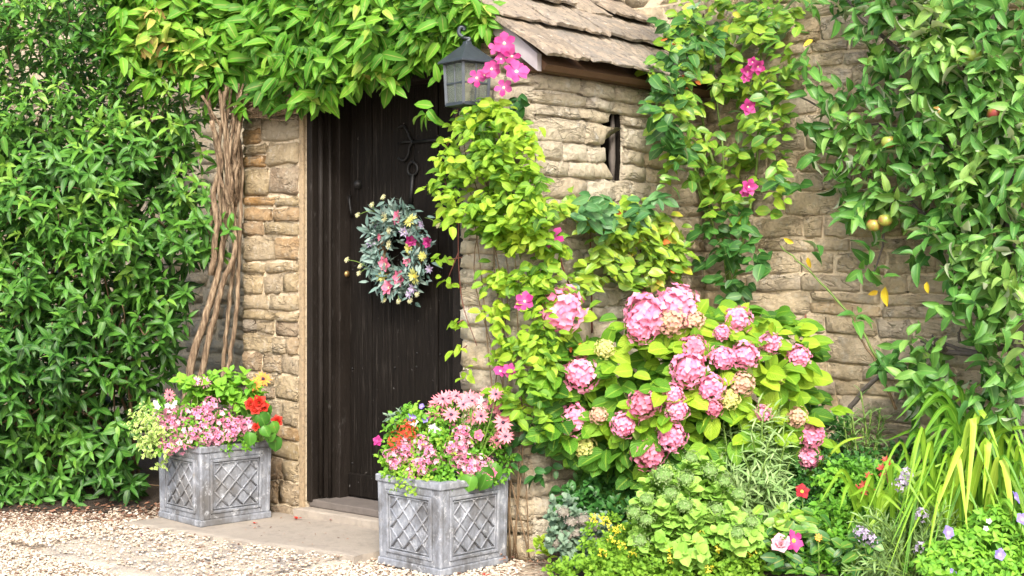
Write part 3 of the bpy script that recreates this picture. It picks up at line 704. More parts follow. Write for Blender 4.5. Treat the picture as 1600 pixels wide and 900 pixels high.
# door
dr = thing('door', front(.1, .20, 0), None, None); dr.parent = porch; dr.location = front(.1, .20, 0) - base_of(porch)
t_ = .104; rr = random.Random(5)
while t_ < .895:
    w_ = min(rr.choice((.115, .13, .15)), .897 - t_)
    if .897 - (t_ + w_) < .05: w_ = .897 - t_
    MB().box(front(t_ + .0015, .20 + rr.uniform(-.002, .003), .125), U * (w_ - .003), V * .035, (0, 0, 1.96)).build('plank', M['oak'], dr, bevel=.004); t_ += w_
MB().box(front(.105, .185, .118), U * .79, V * .018, (0, 0, .11)).build('weather_board', M['oak'], dr, bevel=.006)
def dp(x, y, off=.012): return on('front', x, y, -.20 + off)
s_ = MB()
for a, b, r_ in [((700, 217), (645, 222), .009)]: s_.tube([dp(*a), dp(*b)], r_, 6)
s_.tube(curve([dp(645, 222), dp(640, 214), dp(636, 204), dp(630, 197), dp(623, 200)], 5), .006, 6).tube(curve([dp(645, 222), dp(640, 230), dp(638, 242), dp(631, 251), dp(622, 247)], 5), .006, 6).tube([dp(645, 222), dp(632, 222), dp(622, 224)], .005, 5)
s_.build('strap_hinge', M['iron'], dr, True)
s_ = MB(); s_.tube([dp(700, 660), dp(642, 668)], .009, 6)
s_.tube(curve([dp(645, 668), dp(638, 660), dp(632, 648), dp(624, 652)], 5), .006, 6).tube(curve([dp(645, 668), dp(638, 678), dp(632, 690), dp(624, 686)], 5), .006, 6)
s_.build('strap_hinge', M['iron'], dr, True)
kn = MB(); kn.tube(curve([dp(644, 252), dp(638, 260), dp(638, 270), dp(645, 274), dp(652, 268), dp(651, 258), dp(644, 252)], 4), .006, 6); kn.tube([dp(645, 272), dp(643, 300), dp(642, 318)], [.010, .009, .013], 7); kn.build('knocker', M['iron'], dr, True)
MB().tube([dp(560, 288, .0), dp(560, 288, .014)], .022, 12).build('key_plate', M['iron'], dr, True)
MB().tube(curve([dp(547, 306, .0), dp(546, 310, .03), dp(547, 322, .035), dp(549, 334, .03), dp(550, 338, 0)], 4), .006, 6).build('handle', M['iron'], dr, True)
MB().blob(dp(541, 428, .018), .017, 6, 10).tube([dp(541, 428, 0), dp(541, 428, .012)], .009, 8).build('knob', M['brass'], dr, True)
for i in range(26):
    x, y = 552 + R.choice((0, 34, 68, 100, 134)) + R.uniform(-3, 3), R.choice((225, 420, 562, 715)) + R.uniform(-14, 14)
    MB().blob(dp(x, y, .003), .0055, 3, 6).build('stud', M['iron'], dr, True)
# roof
def rp(s, r, h): return C0 + U * (.115 - r * math.cos(PH) + h * math.sin(PH)) + V * s + Vector((0, 0, ZE - .015 + r * math.sin(PH) + h * math.cos(PH)))
def lpnt(s, r, h):     # mirrored slope
    p = rp(s, r, h); q = p - A0; t = q.dot(U); return p + U * (2 * (RID - t))
rf = MB(); RL = (1.414 + .115 - RID) / math.cos(PH)
for fn, fl in ((rp, 0), (lpnt, 1)):
    a = [fn(-.03, .03, -.03), fn(1.3, .03, -.03), fn(1.3, RL, -.03), fn(-.03, RL, -.03), fn(-.03, .03, -.002), fn(1.3, .03, -.002), fn(1.3, RL, -.002), fn(-.03, RL, -.002)]
    fs_ = [(0, 3, 2, 1), (4, 5, 6, 7), (0, 1, 5, 4), (1, 2, 6, 5), (2, 3, 7, 6), (3, 0, 4, 7)]; rf.add(a, fs_ if not fl else [f[::-1] for f in fs_])
roof = rf.build('roof', M['timber'], porch)
rr = random.Random(41)
def slate(fn, s0, s1, r0, ln, fl):
    nx, ny = 13, 10; vs = []; k = rr.uniform(0, 99); th = rr.uniform(.014, .023); hb = rr.uniform(.040, .060)
    for lay in (1, 0):
        for j in range(ny):
            for i in range(nx):
                fx, fy = i / (nx - 1), j / (ny - 1)
                s = s0 + (s1 - s0) * fx; r = r0 + ln * fy
                if j == 0: r += .030 * mnoise.noise(Vector((s * 9, k, 3))) + .016 * mnoise.noise(Vector((s * 45, k, 3)))
                if i in (0, nx - 1): s += .016 * mnoise.noise(Vector((r * 9, k, i)))
                h = hb * (1 - fy) + .002 + lay * th + (.006 * mnoise.noise(Vector((s * 6, r * 6, k))) + .005 * mnoise.noise(Vector((s * 26, r * 26, k)))) * lay
                if lay and (j == 0 or i in (0, nx - 1)): h -= .003 + .008 * rr.random()
                vs.append(fn(s, r, h))
    n = nx * ny; q = []
    for j in range(ny - 1):
        for i in range(nx - 1):
            a = j * nx + i; q += [(a, a + 1, a + nx + 1, a + nx), (n + a, n + a + nx, n + a + nx + 1, n + a + 1)]
    ring = list(range(nx)) + [r * nx + nx - 1 for r in range(1, ny)] + [(ny - 1) * nx + c_ for c_ in range(nx - 2, -1, -1)] + [r * nx for r in range(ny - 2, 0, -1)]
    for i in range(len(ring)): a, b = ring[i], ring[(i + 1) % len(ring)]; q.append((a, n + a, n + b, b))
    if fl: q = [f[::-1] for f in q]
    c_ = sum(vs, Vector()) / len(vs)
    link('slate', mesh_np('slate', [tuple(v - c_) for v in vs], q, M['slate'], smooth=False), roof, c_)
for fn, fl in ((rp, 0), (lpnt, 1)):
    r = 0.0; row = 0
    while r < RL - .05:
        ex = (.30, .25, .22, .2, .18, .16)[min(row, 5)]; ln = min(ex + .14, RL - r)
        s = -.10 + rr.uniform(-.012, .012)
        while s < 1.24:
            w_ = rr.uniform(.24, .50) * (1 - .08 * row); w_ = w_ if s + w_ < 1.10 else 1.285 - s
            slate(fn, s + .004, s + w_ - .004, r, ln, fl); s += w_
        r += ex; row += 1
for k in range(4):
    a = -.1 + k * .347
    MB().box(front(RID - .09, a, ZE + (1.402 - RID) * tp + .06), U * .18, V * .34, (0, 0, .05)).build('ridge_stone', M['slate'], roof, bevel=.02)
# barge boards, wall plate
for sg in (1, -1):
    mb = MB(); pts = []
    for (t, dz) in ((1.478, -.005), (1.478, -.075), (RID, -.13), (RID, -.005)):
        z = ZE + .05 + (1.478 - t) * tp + dz; pts.append((t if sg == 1 else 2 * RID - t, z))
    vs = [front(t, -.062, z) for t, z in pts] + [front(t, -.034, z) for t, z in pts]
    fs_ = [(0, 1, 2, 3), (7, 6, 5, 4), (0, 4, 5, 1), (1, 5, 6, 2), (2, 6, 7, 3), (3, 7, 4, 0)]
    mb.add(vs, fs_ if sg == -1 else [f[::-1] for f in fs_]); mb.build('barge_board', M['barge'], porch)
MB().box(side(-.03, -.10, ZE - .022), V * 1.32, U * .150, (0, 0, .045)).build('wall_plate', M['timber'], porch, bevel=.006)

# ================================================================== THINGS ON THE PORCH
# lantern
lc = P(730, 121, 6.02); ln = thing('lantern', lc, 'old blue grey metal lantern with small leaded panes hanging beside the door', 'lantern')
BASE[ln.name] = Vector((0, 0, 0)); ln.location = (0, 0, 0)
def lat(a, h): return lc + Vector((math.cos(a), math.sin(a), 0)) * h[0] + Vector((0, 0, h[1]))
la0 = math.radians(-98); A4 = [la0 + math.pi / 2 * k for k in range(4)]
zt, zb = .058, -.114; rt, rb = .096, .087
mb = MB()
for a in A4: mb.tube([lat(a, (rb, zb)), lat(a, (rt, zt))], .0085, 4)
for z, r_ in ((zb, rb), (zt, rt)):
    for k in range(4): mb.tube([lat(A4[k], (r_, z)), lat(A4[(k + 1) % 4], (r_, z))], .0095, 4)
mb.build('frame', M['lantern'], ln)
for k in range(4):
    a, b = A4[k], A4[(k + 1) % 4]
    q0, q1, q2, q3 = lat(a, (rb - .004, zb)), lat(b, (rb - .004, zb)), lat(b, (rt - .004, zt)), lat(a, (rt - .004, zt))
    inn = (lc - (q0 + q2) / 2); inn.z = 0; inn = inn.normalized() * .003
    m_ = MB().add([q0, q1, q2, q3, q0 + inn, q1 + inn, q2 + inn, q3 + inn], [(0, 1, 2, 3), (7, 6, 5, 4), (0, 4, 5, 1), (1, 5, 6, 2), (2, 6, 7, 3), (3, 7, 4, 0)]).build('pane', M['glass'], ln)
    MB().tube([(q0 + q1) / 2, (q2 + q3) / 2], .0045, 4).tube([(q0 + q3) / 2, (q1 + q2) / 2], .0045, 4).build('glazing_bar', M['lantern'], m_)
mb = MB(); k = 4; ring = [lat(a, (.126, zt - .002)) for a in A4]; ring2 = [lat(a, (.126, zt + .006)) for a in A4]; r3 = [lat(a, (.022, zt + .078)) for a in A4]; r4 = [lat(a, (.018, zt + .092)) for a in A4]
mb.add(ring + ring2 + r3 + r4, [(3, 2, 1, 0)] + [(i, (i + 1) % 4, 4 + (i + 1) % 4, 4 + i) for i in range(4)] + [(4 + i, 4 + (i + 1) % 4, 8 + (i + 1) % 4, 8 + i) for i in range(4)] + [(8 + i, 8 + (i + 1) % 4, 12 + (i + 1) % 4, 12 + i) for i in range(4)] + [(12, 13, 14, 15)])
mb.build('lantern_roof', M['lantern'], ln, bevel=.002)
mb = MB(); mb.add([lat(a, (rb, zb - .006)) for a in A4] + [lat(a, (rb, zb)) for a in A4], [(3, 2, 1, 0), (4, 5, 6, 7)] + [(i, (i + 1) % 4, 4 + (i + 1) % 4, 4 + i) for i in range(4)]); mb.build('base_plate', M['lantern'], ln)
top = lat(0, (0, zt + .09))
MB().tube(curve([top, top + Vector((.012, 0, .012)), top + Vector((-.012, 0, .018)), top + Vector((-.034, 0, .034)), top + Vector((-.030, 0, .058)), top + Vector((-.012, 0, .060)), top + Vector((-.014, 0, .046))], 4), [.009] * 19 + [.008] * 6, 7).build('scroll_hook', M['lantern'], ln, True)
wl = on('front', 745, 60, .0)
MB().tube(curve([top + Vector((0, 0, .005)), top + Vector((.01, .06, .03)), wl], 5), .008, 6).build('bracket', M['lantern'], ln, True)
MB().tube([lat(0, (0, zb)), lat(0, (0, zb + .05))], .011, 8).tube([lat(0, (0, zb + .05)), lat(0, (0, zb + .075)), lat(0, (0, zb + .11)), lat(0, (0, zb + .14))], [.010, .020, .014, .003], 8).build('bulb', plain('cream bulb', (.72, .60, .38), .3, .1), ln, True)

# wreath on the door
wc = on('front', 626, 392, -.15); wr = thing('wreath', wc, 'round wreath of frosted artificial leaves and pink flowers hanging on the dark door', 'wreath')
wu, wz, wo = U, Vector((0, 0, 1)), -V
def wp(a, r, o=0): return wc + (wu * math.cos(a) * .93 + wz * math.sin(a)) * r + wo * o
MB().tube([wp(2 * math.pi * k / 24, .135) for k in range(25)], .026, 6).build('twig_ring', M['twig'], wr, True)
L = []
for i in range(900):
    a = R.uniform(0, 6.283); r_ = R.gauss(.145, .034); r_ = max(.085, r_); tang = wp(a + .1, r_) - wp(a, r_)
    d = (wp(a, 1) - wp(a, 0)) * R.uniform(-.3, 1.2) + tang.normalized() * R.uniform(-1, 1) + wo * R.uniform(0, .9) + rv(.2)
    if r_ < .10: d = tang + rv(.02)
    L.append((wp(a, r_, R.uniform(-.01, .05)), d, wo + wz * .4 + rv(.4), R.uniform(.035, .065), R.random()))
leaf_batch(wr, M['frost'], tset(.34, 'lance', 3, 4, seed=71), L, 140)
fl = {k: blossom('w' + k, n, wd, cup, M[k], M[c_], ly, cr, pr, 3, i) for i, (k, n, wd, cup, c_, ly, cr, pr) in enumerate([
    ('p_deep', 6, .75, 25, 'disc_cream', 2, .2, 'petal'), ('p_magenta', 6, .8, 45, 'disc_cream', 2, .15, 'petal'), ('p_cream', 11, .34, 10, 'disc_cream', 2, .25, 'lance'), ('p_lilac', 7, .4, 30, 'disc_yellow', 2, .1, 'lance'), ('p_lime', 12, .34, 15, 'disc_yellow', 2, .3, 'lance')])}
for (x, y, k, s_) in [(623, 340, 'p_deep', .033), (643, 375, 'p_magenta', .03), (671, 378, 'p_magenta', .03), (603, 413, 'p_deep', .034), (626, 434, 'p_deep', .037), (608, 450, 'p_deep', .036), (637, 408, 'p_deep', .022),
                      (601, 340, 'p_cream', .024), (641, 345, 'p_lime', .030), (639, 388, 'p_lime', .027), (648, 432, 'p_lime', .036), (596, 432, 'p_lime', .026), (608, 382, 'p_cream', .022), (594, 370, 'p_deep', .018), (608, 360, 'p_cream', .018),
                      (582, 380, 'p_lilac', .03), (632, 362, 'p_lilac', .026), (646, 450, 'p_lilac', .026), (672, 420, 'p_lilac', .022), (590, 350, 'p_lilac', .022), (586, 345, 'p_cream', .02), (660, 350, 'p_lilac', .022), (660, 400, 'p_lime', .02), (640, 460, 'p_lilac', .02)]:
    place(wr, fl[k], 'flower', on('front', x, y, -.11 + R.uniform(0, .02)), wo + rv(.25), s_ * 1.12)
for (x, y, x2, y2) in [(590, 330, 559, 336), (586, 332, 581, 320), (600, 322, 599, 308), (575, 418, 542, 406), (580, 420, 561, 427), (575, 412, 563, 416), (604, 452, 600, 469), (640, 462, 652, 460), (634, 462, 641, 470), (622, 462, 623, 471), (664, 340, 685, 352)]:
    st = MB().tube(curve([on('front', x, y, -.13), on('front', (x + x2) / 2, (y + y2) / 2 - 3, -.10), on('front', x2, y2, -.10)], 3), .0018, 4).build('wiry_stem', M['green_stem'], wr, True)
    place(st, fl['p_cream'], 'bud', on('front', x2, y2, -.10), wo + wz * .5, .016)

# ================================================================== PLANTERS
def planter(front_px, z0, ang, a, h, label):
    c = G(front_px[0], front_px[1], z0); e1 = Vector((-math.cos(math.radians(ang)), math.sin(math.radians(ang)), 0)); e2 = Vector((e1.y, -e1.x, 0))
    t = thing('planter', c + (e1 + e2) * a / 2, label, 'planter', 'lead planters beside the door')
    cen = c + (e1 + e2) * a / 2; H = a / 2
    for k, n_ in enumerate([-e2, -e1, e2, e1]):          # outward normals; the first two faces show
        n_ = n_.normalized(); r_ = Vector((-n_.y, n_.x, 0))
        def fp(x, z, o=0): return cen + r_ * x * (1 - .035 * (1 - z / h)) + n_ * (H - .035 * H * (1 - z / h) * 1.0 + o) + Vector((0, 0, z))
        def bar(x0, z0_, x1, z1_, o0, o1, name='frame', par=None, bev=.003):
            b0, b1, b2, b3 = fp(x0, z0_, o0), fp(x1, z0_, o0), fp(x1, z1_, o0), fp(x0, z1_, o0); f0, f1, f2, f3 = fp(x0, z0_, o1), fp(x1, z0_, o1), fp(x1, z1_, o1), fp(x0, z1_, o1)
            return ([b0, b1, b2, b3, f0, f1, f2, f3], [(3, 2, 1, 0), (4, 5, 6, 7), (0, 1, 5, 4), (1, 2, 6, 5), (2, 3, 7, 6), (3, 0, 4, 7)])
        vz = Vector((0, 0, z0)); cen2 = cen
        mb = MB(); W_ = H - .0
        for args in ((-W_, .03, -W_ + .052, h - .03, -.02, -.002), (W_ - .052, .03, W_, h - .03, -.02, -.003), (-W_ + .052, .03, W_ - .052, .055, -.02, -.002), (-W_ + .052, h - .062, W_ - .052, h - .03, -.02, -.002)):
            mb.add([v + (Vector((0, 0, 0))) for v in bar(*args)[0]], bar(*args)[1])
        panel = mb.build('side_panel', M['lead'], t, bevel=.004)
        # mouldings round the lattice
        x0, x1, za, zb_ = -W_ + .052, W_ - .052, .055, h - .062; mo = MB()
        for q_ in ((x0, za, x0 + .014, zb_, -.014, .004), (x1 - .014, za, x1, zb_, -.014, .004), (x0 + .014, za, x1 - .014, za + .014, -.014, .0035), (x0 + .014, zb_ - .014, x1 - .014, zb_, -.014, .0035)): mo.add(*bar(*q_))
        mo.build('moulding', M['lead'], panel, bevel=.003)
        x0 += .024; x1 -= .024; za += .024; zb_ -= .024; mo = MB()
        for q_ in ((x0 - .006, za - .006, x0, zb_ + .006, -.012, -.001), (x1, za - .006, x1 + .006, zb_ + .006, -.012, -.001), (x0, za - .006, x1, za, -.012, -.0015), (x0, zb_, x1, zb_ + .006, -.012, -.0015)): mo.add(*bar(*q_))
        mo.build('inner_moulding', M['lead'], panel, bevel=.002)
        MB().add(*bar(x0 - .03, za - .03, x1 + .03, zb_ + .03, -.02, -.010)).build('panel_back', M['lead'], panel)
        la = MB(); nx_ = 3; sx, sz = (x1 - x0) / nx_, (zb_ - za) / 4.0; sl2 = sz / sx * 1.0
        for sgn in (1, -1):
            for m_ in range(-4, 9):
                # line: z = za + sgn * k * (x - xs)
                xs_ = x0 + m_ * sx if sgn == 1 else x0 + m_ * sx; k_ = (zb_ - za) / (sx * 3.0) * 1.15
                pts_ = []
                ta, tb = x0, x1
                f_ = lambda x: za + sgn * k_ * (x - xs_)
                xa, xb = sorted((xs_, xs_ + sgn * (zb_ - za) / k_)); xa, xb = max(xa, x0), min(xb, x1)
                if xb - xa < .008: continue
                la.tube([fp(xa, f_(xa), -.007 + .0006 * (sgn > 0)), fp(xb, f_(xb), -.007 + .0006 * (sgn > 0))], .0046, 6)
        la.build('lattice', M['lead'], panel, smooth=True)
    def ring(name, za, zb_, o0, o1, ft=1.0, bev=.005):
        mb = MB(); 
        def rect(r_, z): return [cen + e1.normalized() * sx_ * r_ + e2.normalized() * sy_ * r_ + Vector((0, 0, z)) for sx_, sy_ in ((-1, -1), (1, -1), (1, 1), (-1, 1))]
        A_, B_, C_, D_ = rect(o1, za), rect(o1, zb_), rect(o0, zb_), rect(o0, za)
        mb.v = A_ + B_ + C_ + D_
        for i in range(4):
            j = (i + 1) % 4; mb.f += [(i, j, 4 + j, 4 + i), (4 + i, 4 + j, 8 + j, 8 + i), (8 + i, 8 + j, 12 + j, 12 + i), (12 + i, 12 + j, j, i)]; mb.m += [0] * 4
        if e1.cross(e2).z < 0: mb.f = [f[::-1] for f in mb.f]
        return mb.build(name, M['lead'], t, bevel=bev)
    ring('rim', h - .030, h, H - .035, H + .005); ring('base_moulding', .0, .030, H - .06, H - .002)
    mb = MB()
    mb.add([cen + e1 * sx_ * (H - .03) + e2 * sy_ * (H - .03) + Vector((0, 0, h - .045)) for sx_, sy_ in ((-1, -1), (1, -1), (1, 1), (-1, 1))] + [cen + e1 * sx_ * (H - .05) + e2 * sy_ * (H - .05) + Vector((0, 0, .01)) for sx_, sy_ in ((-1, -1), (1, -1), (1, 1), (-1, 1))], [(0, 1, 2, 3), (7, 6, 5, 4), (0, 4, 5, 1), (1, 5, 6, 2), (2, 6, 7, 3), (3, 7, 4, 0)])
    mb.build('potting_soil', M['soil'], t)
    return t, cen
pl1, pc1 = planter((313, 825), .040, 47, .385, .365, 'grey lead planter with lattice panels on the slab left of the door')
pl2, pc2 = planter((688, 903), .008, 44.5, .385, .370, 'grey lead planter with lattice panels right of the door, nearest the camera')

# ---- plants: generic small-leaf bush in a region of the picture's space
def bush(root, mat, tm, blobs, Yf, nleaf, size, tint, k=6, ln=.05, nobj=120, upn=.6, sp=(80, 30), dirf=None, dn=0.0):
    L = []; tot = sum(b[2] * b[3] for b in blobs)
    for (cx, cy, rx, ry) in blobs:
        n = max(1, int(nleaf * rx * ry / tot / k))
        for (x, y) in ell(cx, cy, rx, ry, n):
            Y = Yf(x, y); p = P(x, y, Y)
            a = (dirf(x, y) if dirf else Vector(((x - cx) / rx * .6, -.5, .5 - (y - cy) / ry * .5))) + rv(.3)
            shoot(L, p, a, k, ln, size, tint(x, y) if callable(tint) else tint, sp[0], sp[1], upn, dn)
    leaf_batch(root, mat, tm, L, nobj); return L
def flat_bush(root, mat, tm, blobs, Yf, nleaf, size, tint, nobj=120, out=None, sag=.5, k=3, spread=.03, upn=.6):
    L = []; tot = sum(b[2] * b[3] for b in blobs)
    for (cx, cy, rx, ry) in blobs:
        for (x, y) in ell(cx, cy, rx, ry, max(1, int(nleaf * rx * ry / tot / k))):
            o_ = out if out is not None else -V
            hang(L, P(x, y, Yf(x, y)), o_, k, size, tint(x, y) if callable(tint) else tint, sag, spread, upn)
    leaf_batch(root, mat, tm, L, nobj); return L
T_small = tset(.72, 'broad', 4, 5, wave=.04, seed=5); T_lance = tset(.32, 'lance', 3, 4, seed=6); T_narrow = tset(.13, 'lance', 3, 4, fold=.1, droop=.35, seed=7); T_round = tset(.85, 'round', 5, 4, fold=.2, droop=.15, seed=8)
D1 = 6.72; D2 = 5.95
# left planter
dia = cluster_head('diascia', 16, .42, M['p_nem'], 3, petals=5, lo=-.1, core=0, jit=.2, flat=.7)
dia2 = cluster_head('diascia', 12, .46, M['p_nem'], 4, petals=5, lo=0, core=0, jit=.25, flat=.6)
fg = thing('diascia_plant', P(320, 690, D1), 'mass of candy pink diascia flowers filling the front of the left planter', 'flowers')
y1 = lambda x, y: D1 - .17 + .0016 * abs(x - 313) + (700 - y) * .0026 + R.uniform(-.01, .06)
bush(fg, M['herb'], T_small, [(320, 665, 85, 26), (262, 690, 26, 22), (350, 690, 60, 12)], y1, 1300, .026, .5, 5, .03, 60)
for (x, y) in [(258, 690), (246, 680), (252, 668), (268, 662), (264, 648), (282, 660), (290, 672), (276, 676), (300, 660), (310, 648), (318, 668), (304, 676), (326, 656), (332, 676), (340, 664), (350, 672), (322, 640), (330, 632), (346, 650), (358, 662), (366, 672), (372, 660), (380, 668), (360, 680), (340, 684), (384, 658), (302, 690), (322, 685), (266, 700), (279, 697), (368, 634), (370, 640), (250, 655), (292, 648), (270, 640), (388, 664)]:
    place(fg, R.choice((dia, dia2)), 'flower_cluster', P(x, y, y1(x, y) - .05), Vector((.1 * R.uniform(-1, 1), -1, .5)) + rv(.2), pxr(R.uniform(9, 13), D1))
w_ = thing('lobelia_plant', P(255, 655, D1), 'tuft of white and pale lilac flowers at the left edge of the left planter', 'flowers')
bush(w_, M['herb'], T_small, [(262, 650, 26, 20)], y1, 160, .022, .4, 5, .03, 20)
wf = blossom('white_flower', 5, .8, 15, M['p_white'], M['disc_yellow'], 1, .12, 'round')
for (x, y) in [(243, 630), (246, 636), (262, 634), (270, 636), (274, 630), (230, 661)]: place(w_, wf, 'flower', P(x, y, D1 - .10), Vector((0, -1, .6)) + rv(.3), pxr(5, D1))
v_ = thing('variegated_trailer', P(225, 690, D1), 'cream edged trailing plant spilling over the left corner of the left planter', 'plant')
bush(v_, M['varieg'], T_small, [(228, 668, 20, 24), (238, 690, 18, 20), (252, 705, 14, 22)], lambda x, y: D1 - .05 + R.uniform(-.08, .03), 420, .024, .5, 5, .05, 50, dn=.3)
lv = thing('parsley_leaf_plant', P(305, 640, D1 + .1), 'fresh green lobed geranium foliage at the back of the left planter', 'plant')
bush(lv, M['herb'], tset(.8, 'round', 3, 4, wave=.12, seed=14), [(305, 625, 26, 18), (340, 610, 34, 22), (375, 620, 30, 26), (300, 600, 20, 14)], lambda x, y: D1 + .06 + R.uniform(-.05, .1), 330, .055, .55, 6, .04, 110)
os_ = blossom('osteo', 13, .30, 8, M['p_salmon'], M['disc_dark'], 1, .2, 'lance', 3, 5); oo = blossom('osteo_orange', 14, .30, 10, M['p_orange'], M['disc_dark'], 1, .24, 'lance', 3, 6); op = blossom('osteo_pink', 12, .32, 10, M['p_nem'], M['disc_dark'], 1, .2, 'lance', 3, 7)
def daisy(name, base, blooms, label, group=None, nleaf=80, r0=.003):
    t = thing(name, base, label, 'flowers', group); L = []
    for (x, y, Y, r_, me, nrm) in blooms:
        p = P(x, y, Y); q = Vector(base) + Vector(((p.x - base[0]) * .4, (p.y - base[1]) * .4, 0)); md = (p + q) / 2 + rv(.012)
        MB().tube(curve([q, md, p - nrm.normalized() * .006], 4), r0 * .8, 5).build('stem', M['green_stem'], t, True)
        place(t, me, 'flower', p, nrm, pxr(r_ * 1.08, Y))
        shoot(L, md, Vector((0, 0, 1)), 5, (p - md).length * .8, .045, .5, 60, 30)
        shoot(L, q, Vector((0, -.3, 1)), 6, .06, .05, .4, 70, 30)
    leaf_batch(t, M['herb'], T_lance, L, nleaf); return t
cz = Vector((0, -1, .5))
daisy('osteospermum_plant', P(305, 660, D1 + .05), [(306, 596, D1, 8, op, cz + rv(.2)), (321, 598, D1, 9, op, cz + rv(.2)), (265, 617, D1, 10, os_, cz + rv(.3))], 'pink daisies on thin stalks at the back of the left planter')
daisy('osteospermum_plant', P(395, 670, D1 + .08), [(398, 601, D1 + .02, 12, oo, cz + Vector((-.2, 0, 0))), (411, 592, D1 + .06, 12, oo, cz + Vector((.3, 0, .2)))], 'pair of orange and yellow daisies with dark eyes above the left planter')
def begonia(name, base, fls, leaves, fm_, label, size=.068, tint=.5):
    t = thing(name, base, label, 'flowers'); L = []
    for (x, y, Y) in leaves:
        p = P(x, y, Y); MB().tube([Vector(base), (p + Vector(base)) / 2 + Vector((0, -.02, .02)), p], .0035, 5).build('stem', M['green_stem'], t, True)
        L.append((p + Vector((0, 0, .03)), Vector((R.uniform(-.6, .6), -.3, -.9)), Vector((0, -1, .7)) + rv(.25), size * R.uniform(.8, 1.1), tint + R.uniform(-.2, .2)))
    leaf_batch(t, M['begonia'], tset(.95, 'round', 5, 4, wave=.03, droop=.4, fold=.3, seed=33), L, 200)
    for (x, y, Y, r_) in fls: place(t, fm_, 'flower', P(x, y, Y), Vector((R.uniform(-.3, .3), -1, .4)), pxr(r_, Y))
    return t
rb_ = blossom('red_bloom', 5, .95, 30, M['p_red'], M['disc_yellow'], 3, .12, 'petal', 3, 9, ruffle=.08)
begonia('begonia_plant', P(405, 690, D1 + .02), [(392, 632, D1 - .03, 12), (405, 630, D1 - .03, 13), (399, 640, D1 - .04, 11), (412, 636, D1 - .02, 11), (433, 658, D1, 11), (400, 667, D1 - .06, 8)],
        [(390, 685, D1 - .09), (420, 655, D1 - .03), (426, 668, D1 - .02), (405, 655, D1 - .04), (428, 682, D1), (412, 675, D1 - .05), (396, 655, D1), (416, 640, D1 + .03), (384, 640, D1 + .03), (432, 690, D1 + .02)], rb_, 'red begonia with round glossy leaves at the right corner of the left planter')
# right planter
y2 = lambda x, y: D2 - .20 + .0013 * abs(x - 690) + (760 - y) * .0020 + R.uniform(-.01, .06)
r_ = thing('diascia_plant', P(690, 740, D2), 'pink diascia clusters spilling over the front rim of the right planter', 'flowers')
bush(r_, M['herb'], T_small, [(770, 715, 36, 34), (700, 715, 92, 38), (640, 720, 45, 32), (700, 680, 80, 36), (720, 748, 60, 14), (660, 745, 40, 14)], y2, 2300, .027, lambda x, y: .45 + .2 * (x < 660), 5, .03, 90)
for (x, y) in [(614, 715), (620, 705), (634, 700), (628, 716), (640, 712), (648, 706), (640, 740), (652, 742), (660, 736), (648, 728), (656, 722), (666, 716), (660, 698), (658, 690), (700, 708), (706, 700), (714, 708), (722, 700), (718, 690), (725, 684), (716, 720), (722, 728), (730, 718), (740, 722), (735, 734), (735, 742), (750, 718), (762, 722), (758, 730), (676, 720), (632, 694), (616, 726), (668, 700), (712, 675), (724, 672), (733, 690), (630, 690), (606, 710), (750, 728), (672, 706)]:
    place(r_, R.choice((dia, dia2)), 'flower_cluster', P(x, y, y2(x, y) - .06), Vector((0, -1, .5)) + rv(.2), pxr(R.uniform(8, 12), D2))
t = thing('lime_trailer', P(640, 750, D2), 'lime yellow trailing foliage hanging over the left face of the right planter', 'plant')
bush(t, M['limeherb'], T_small, [(640, 745, 26, 26), (660, 750, 22, 14), (636, 700, 26, 30), (655, 665, 20, 22), (700, 690, 50, 20)], lambda x, y: y2(x, y) - .02, 700, .022, .55, 5, .04, 60, dn=.2)
bl = []
for (x, y, s_) in [(687, 630, 15), (700, 622, 13), (713, 619, 12), (678, 634, 10), (692, 623, 12), (688, 652, 15), (705, 648, 14), (676, 650, 11), (733, 623, 13), (750, 626, 13), (762, 615, 12), (775, 616, 12), (742, 652, 14), (752, 650, 12), (784, 641, 16), (786, 660, 15), (776, 688, 13), (790, 682, 13), (738, 626, 10), (724, 632, 11), (782, 672, 8), (764, 632, 11)]:
    bl.append((x, y, D2 + .0 + R.uniform(-.05, .08) + (x > 770) * -.05, s_, os_, Vector((R.uniform(-.4, .4), -1, R.uniform(.2, 1.1)))))
daisy('osteospermum_plant', P(725, 720, D2 + .05), bl, 'large spray of salmon pink daisies at the back of the right planter', nleaf=80)
wo_ = blossom('white_osteo', 12, .32, 10, M['p_white'], M['disc_dark'], 1, .26, 'lance', 3, 8)
daisy('osteospermum_plant', P(757, 700, D2 + .06), [(757, 630, D2 + .02, 13, wo_, cz)], 'single white daisy with a dark eye above the right planter', nleaf=12)
begonia('begonia_plant', P(745, 745, D2 - .05), [(769, 740, D2 - .12, 9), (765, 745, D2 - .13, 8), (747, 681, D2 - .06, 10)], [(738, 752, D2 - .16), (752, 742, D2 - .12), (776, 735, D2 - .08), (760, 752, D2 - .14)], blossom('pink_bloom', 5, .95, 30, M['p_deep'], M['disc_yellow'], 2, .12), 'pink begonia with round leaves over the front rim of the right planter', .075, .6)
t = thing('verbena_plant', P(630, 700, D2 + .05), 'orange red blooms at the back left corner of the right planter', 'flowers')
bush(t, M['herb'], T_small, [(625, 685, 18, 18), (635, 660, 16, 14)], lambda x, y: D2 + R.uniform(-.03, .08), 160, .03, .5, 5, .04, 40)
rf_ = cluster_head('verbena', 12, .45, petal_mat('coral petal', (.7, .1, .05), (.80, .13, .06)), 5, 5, 0, 0, .2, .6)
for (x, y, s_) in [(632, 672, 10), (642, 676, 9), (618, 686, 10), (615, 694, 8), (640, 664, 8)]: place(t, rf_, 'flower_cluster', P(x, y, D2 - .04), cz + rv(.2), pxr(s_, D2))
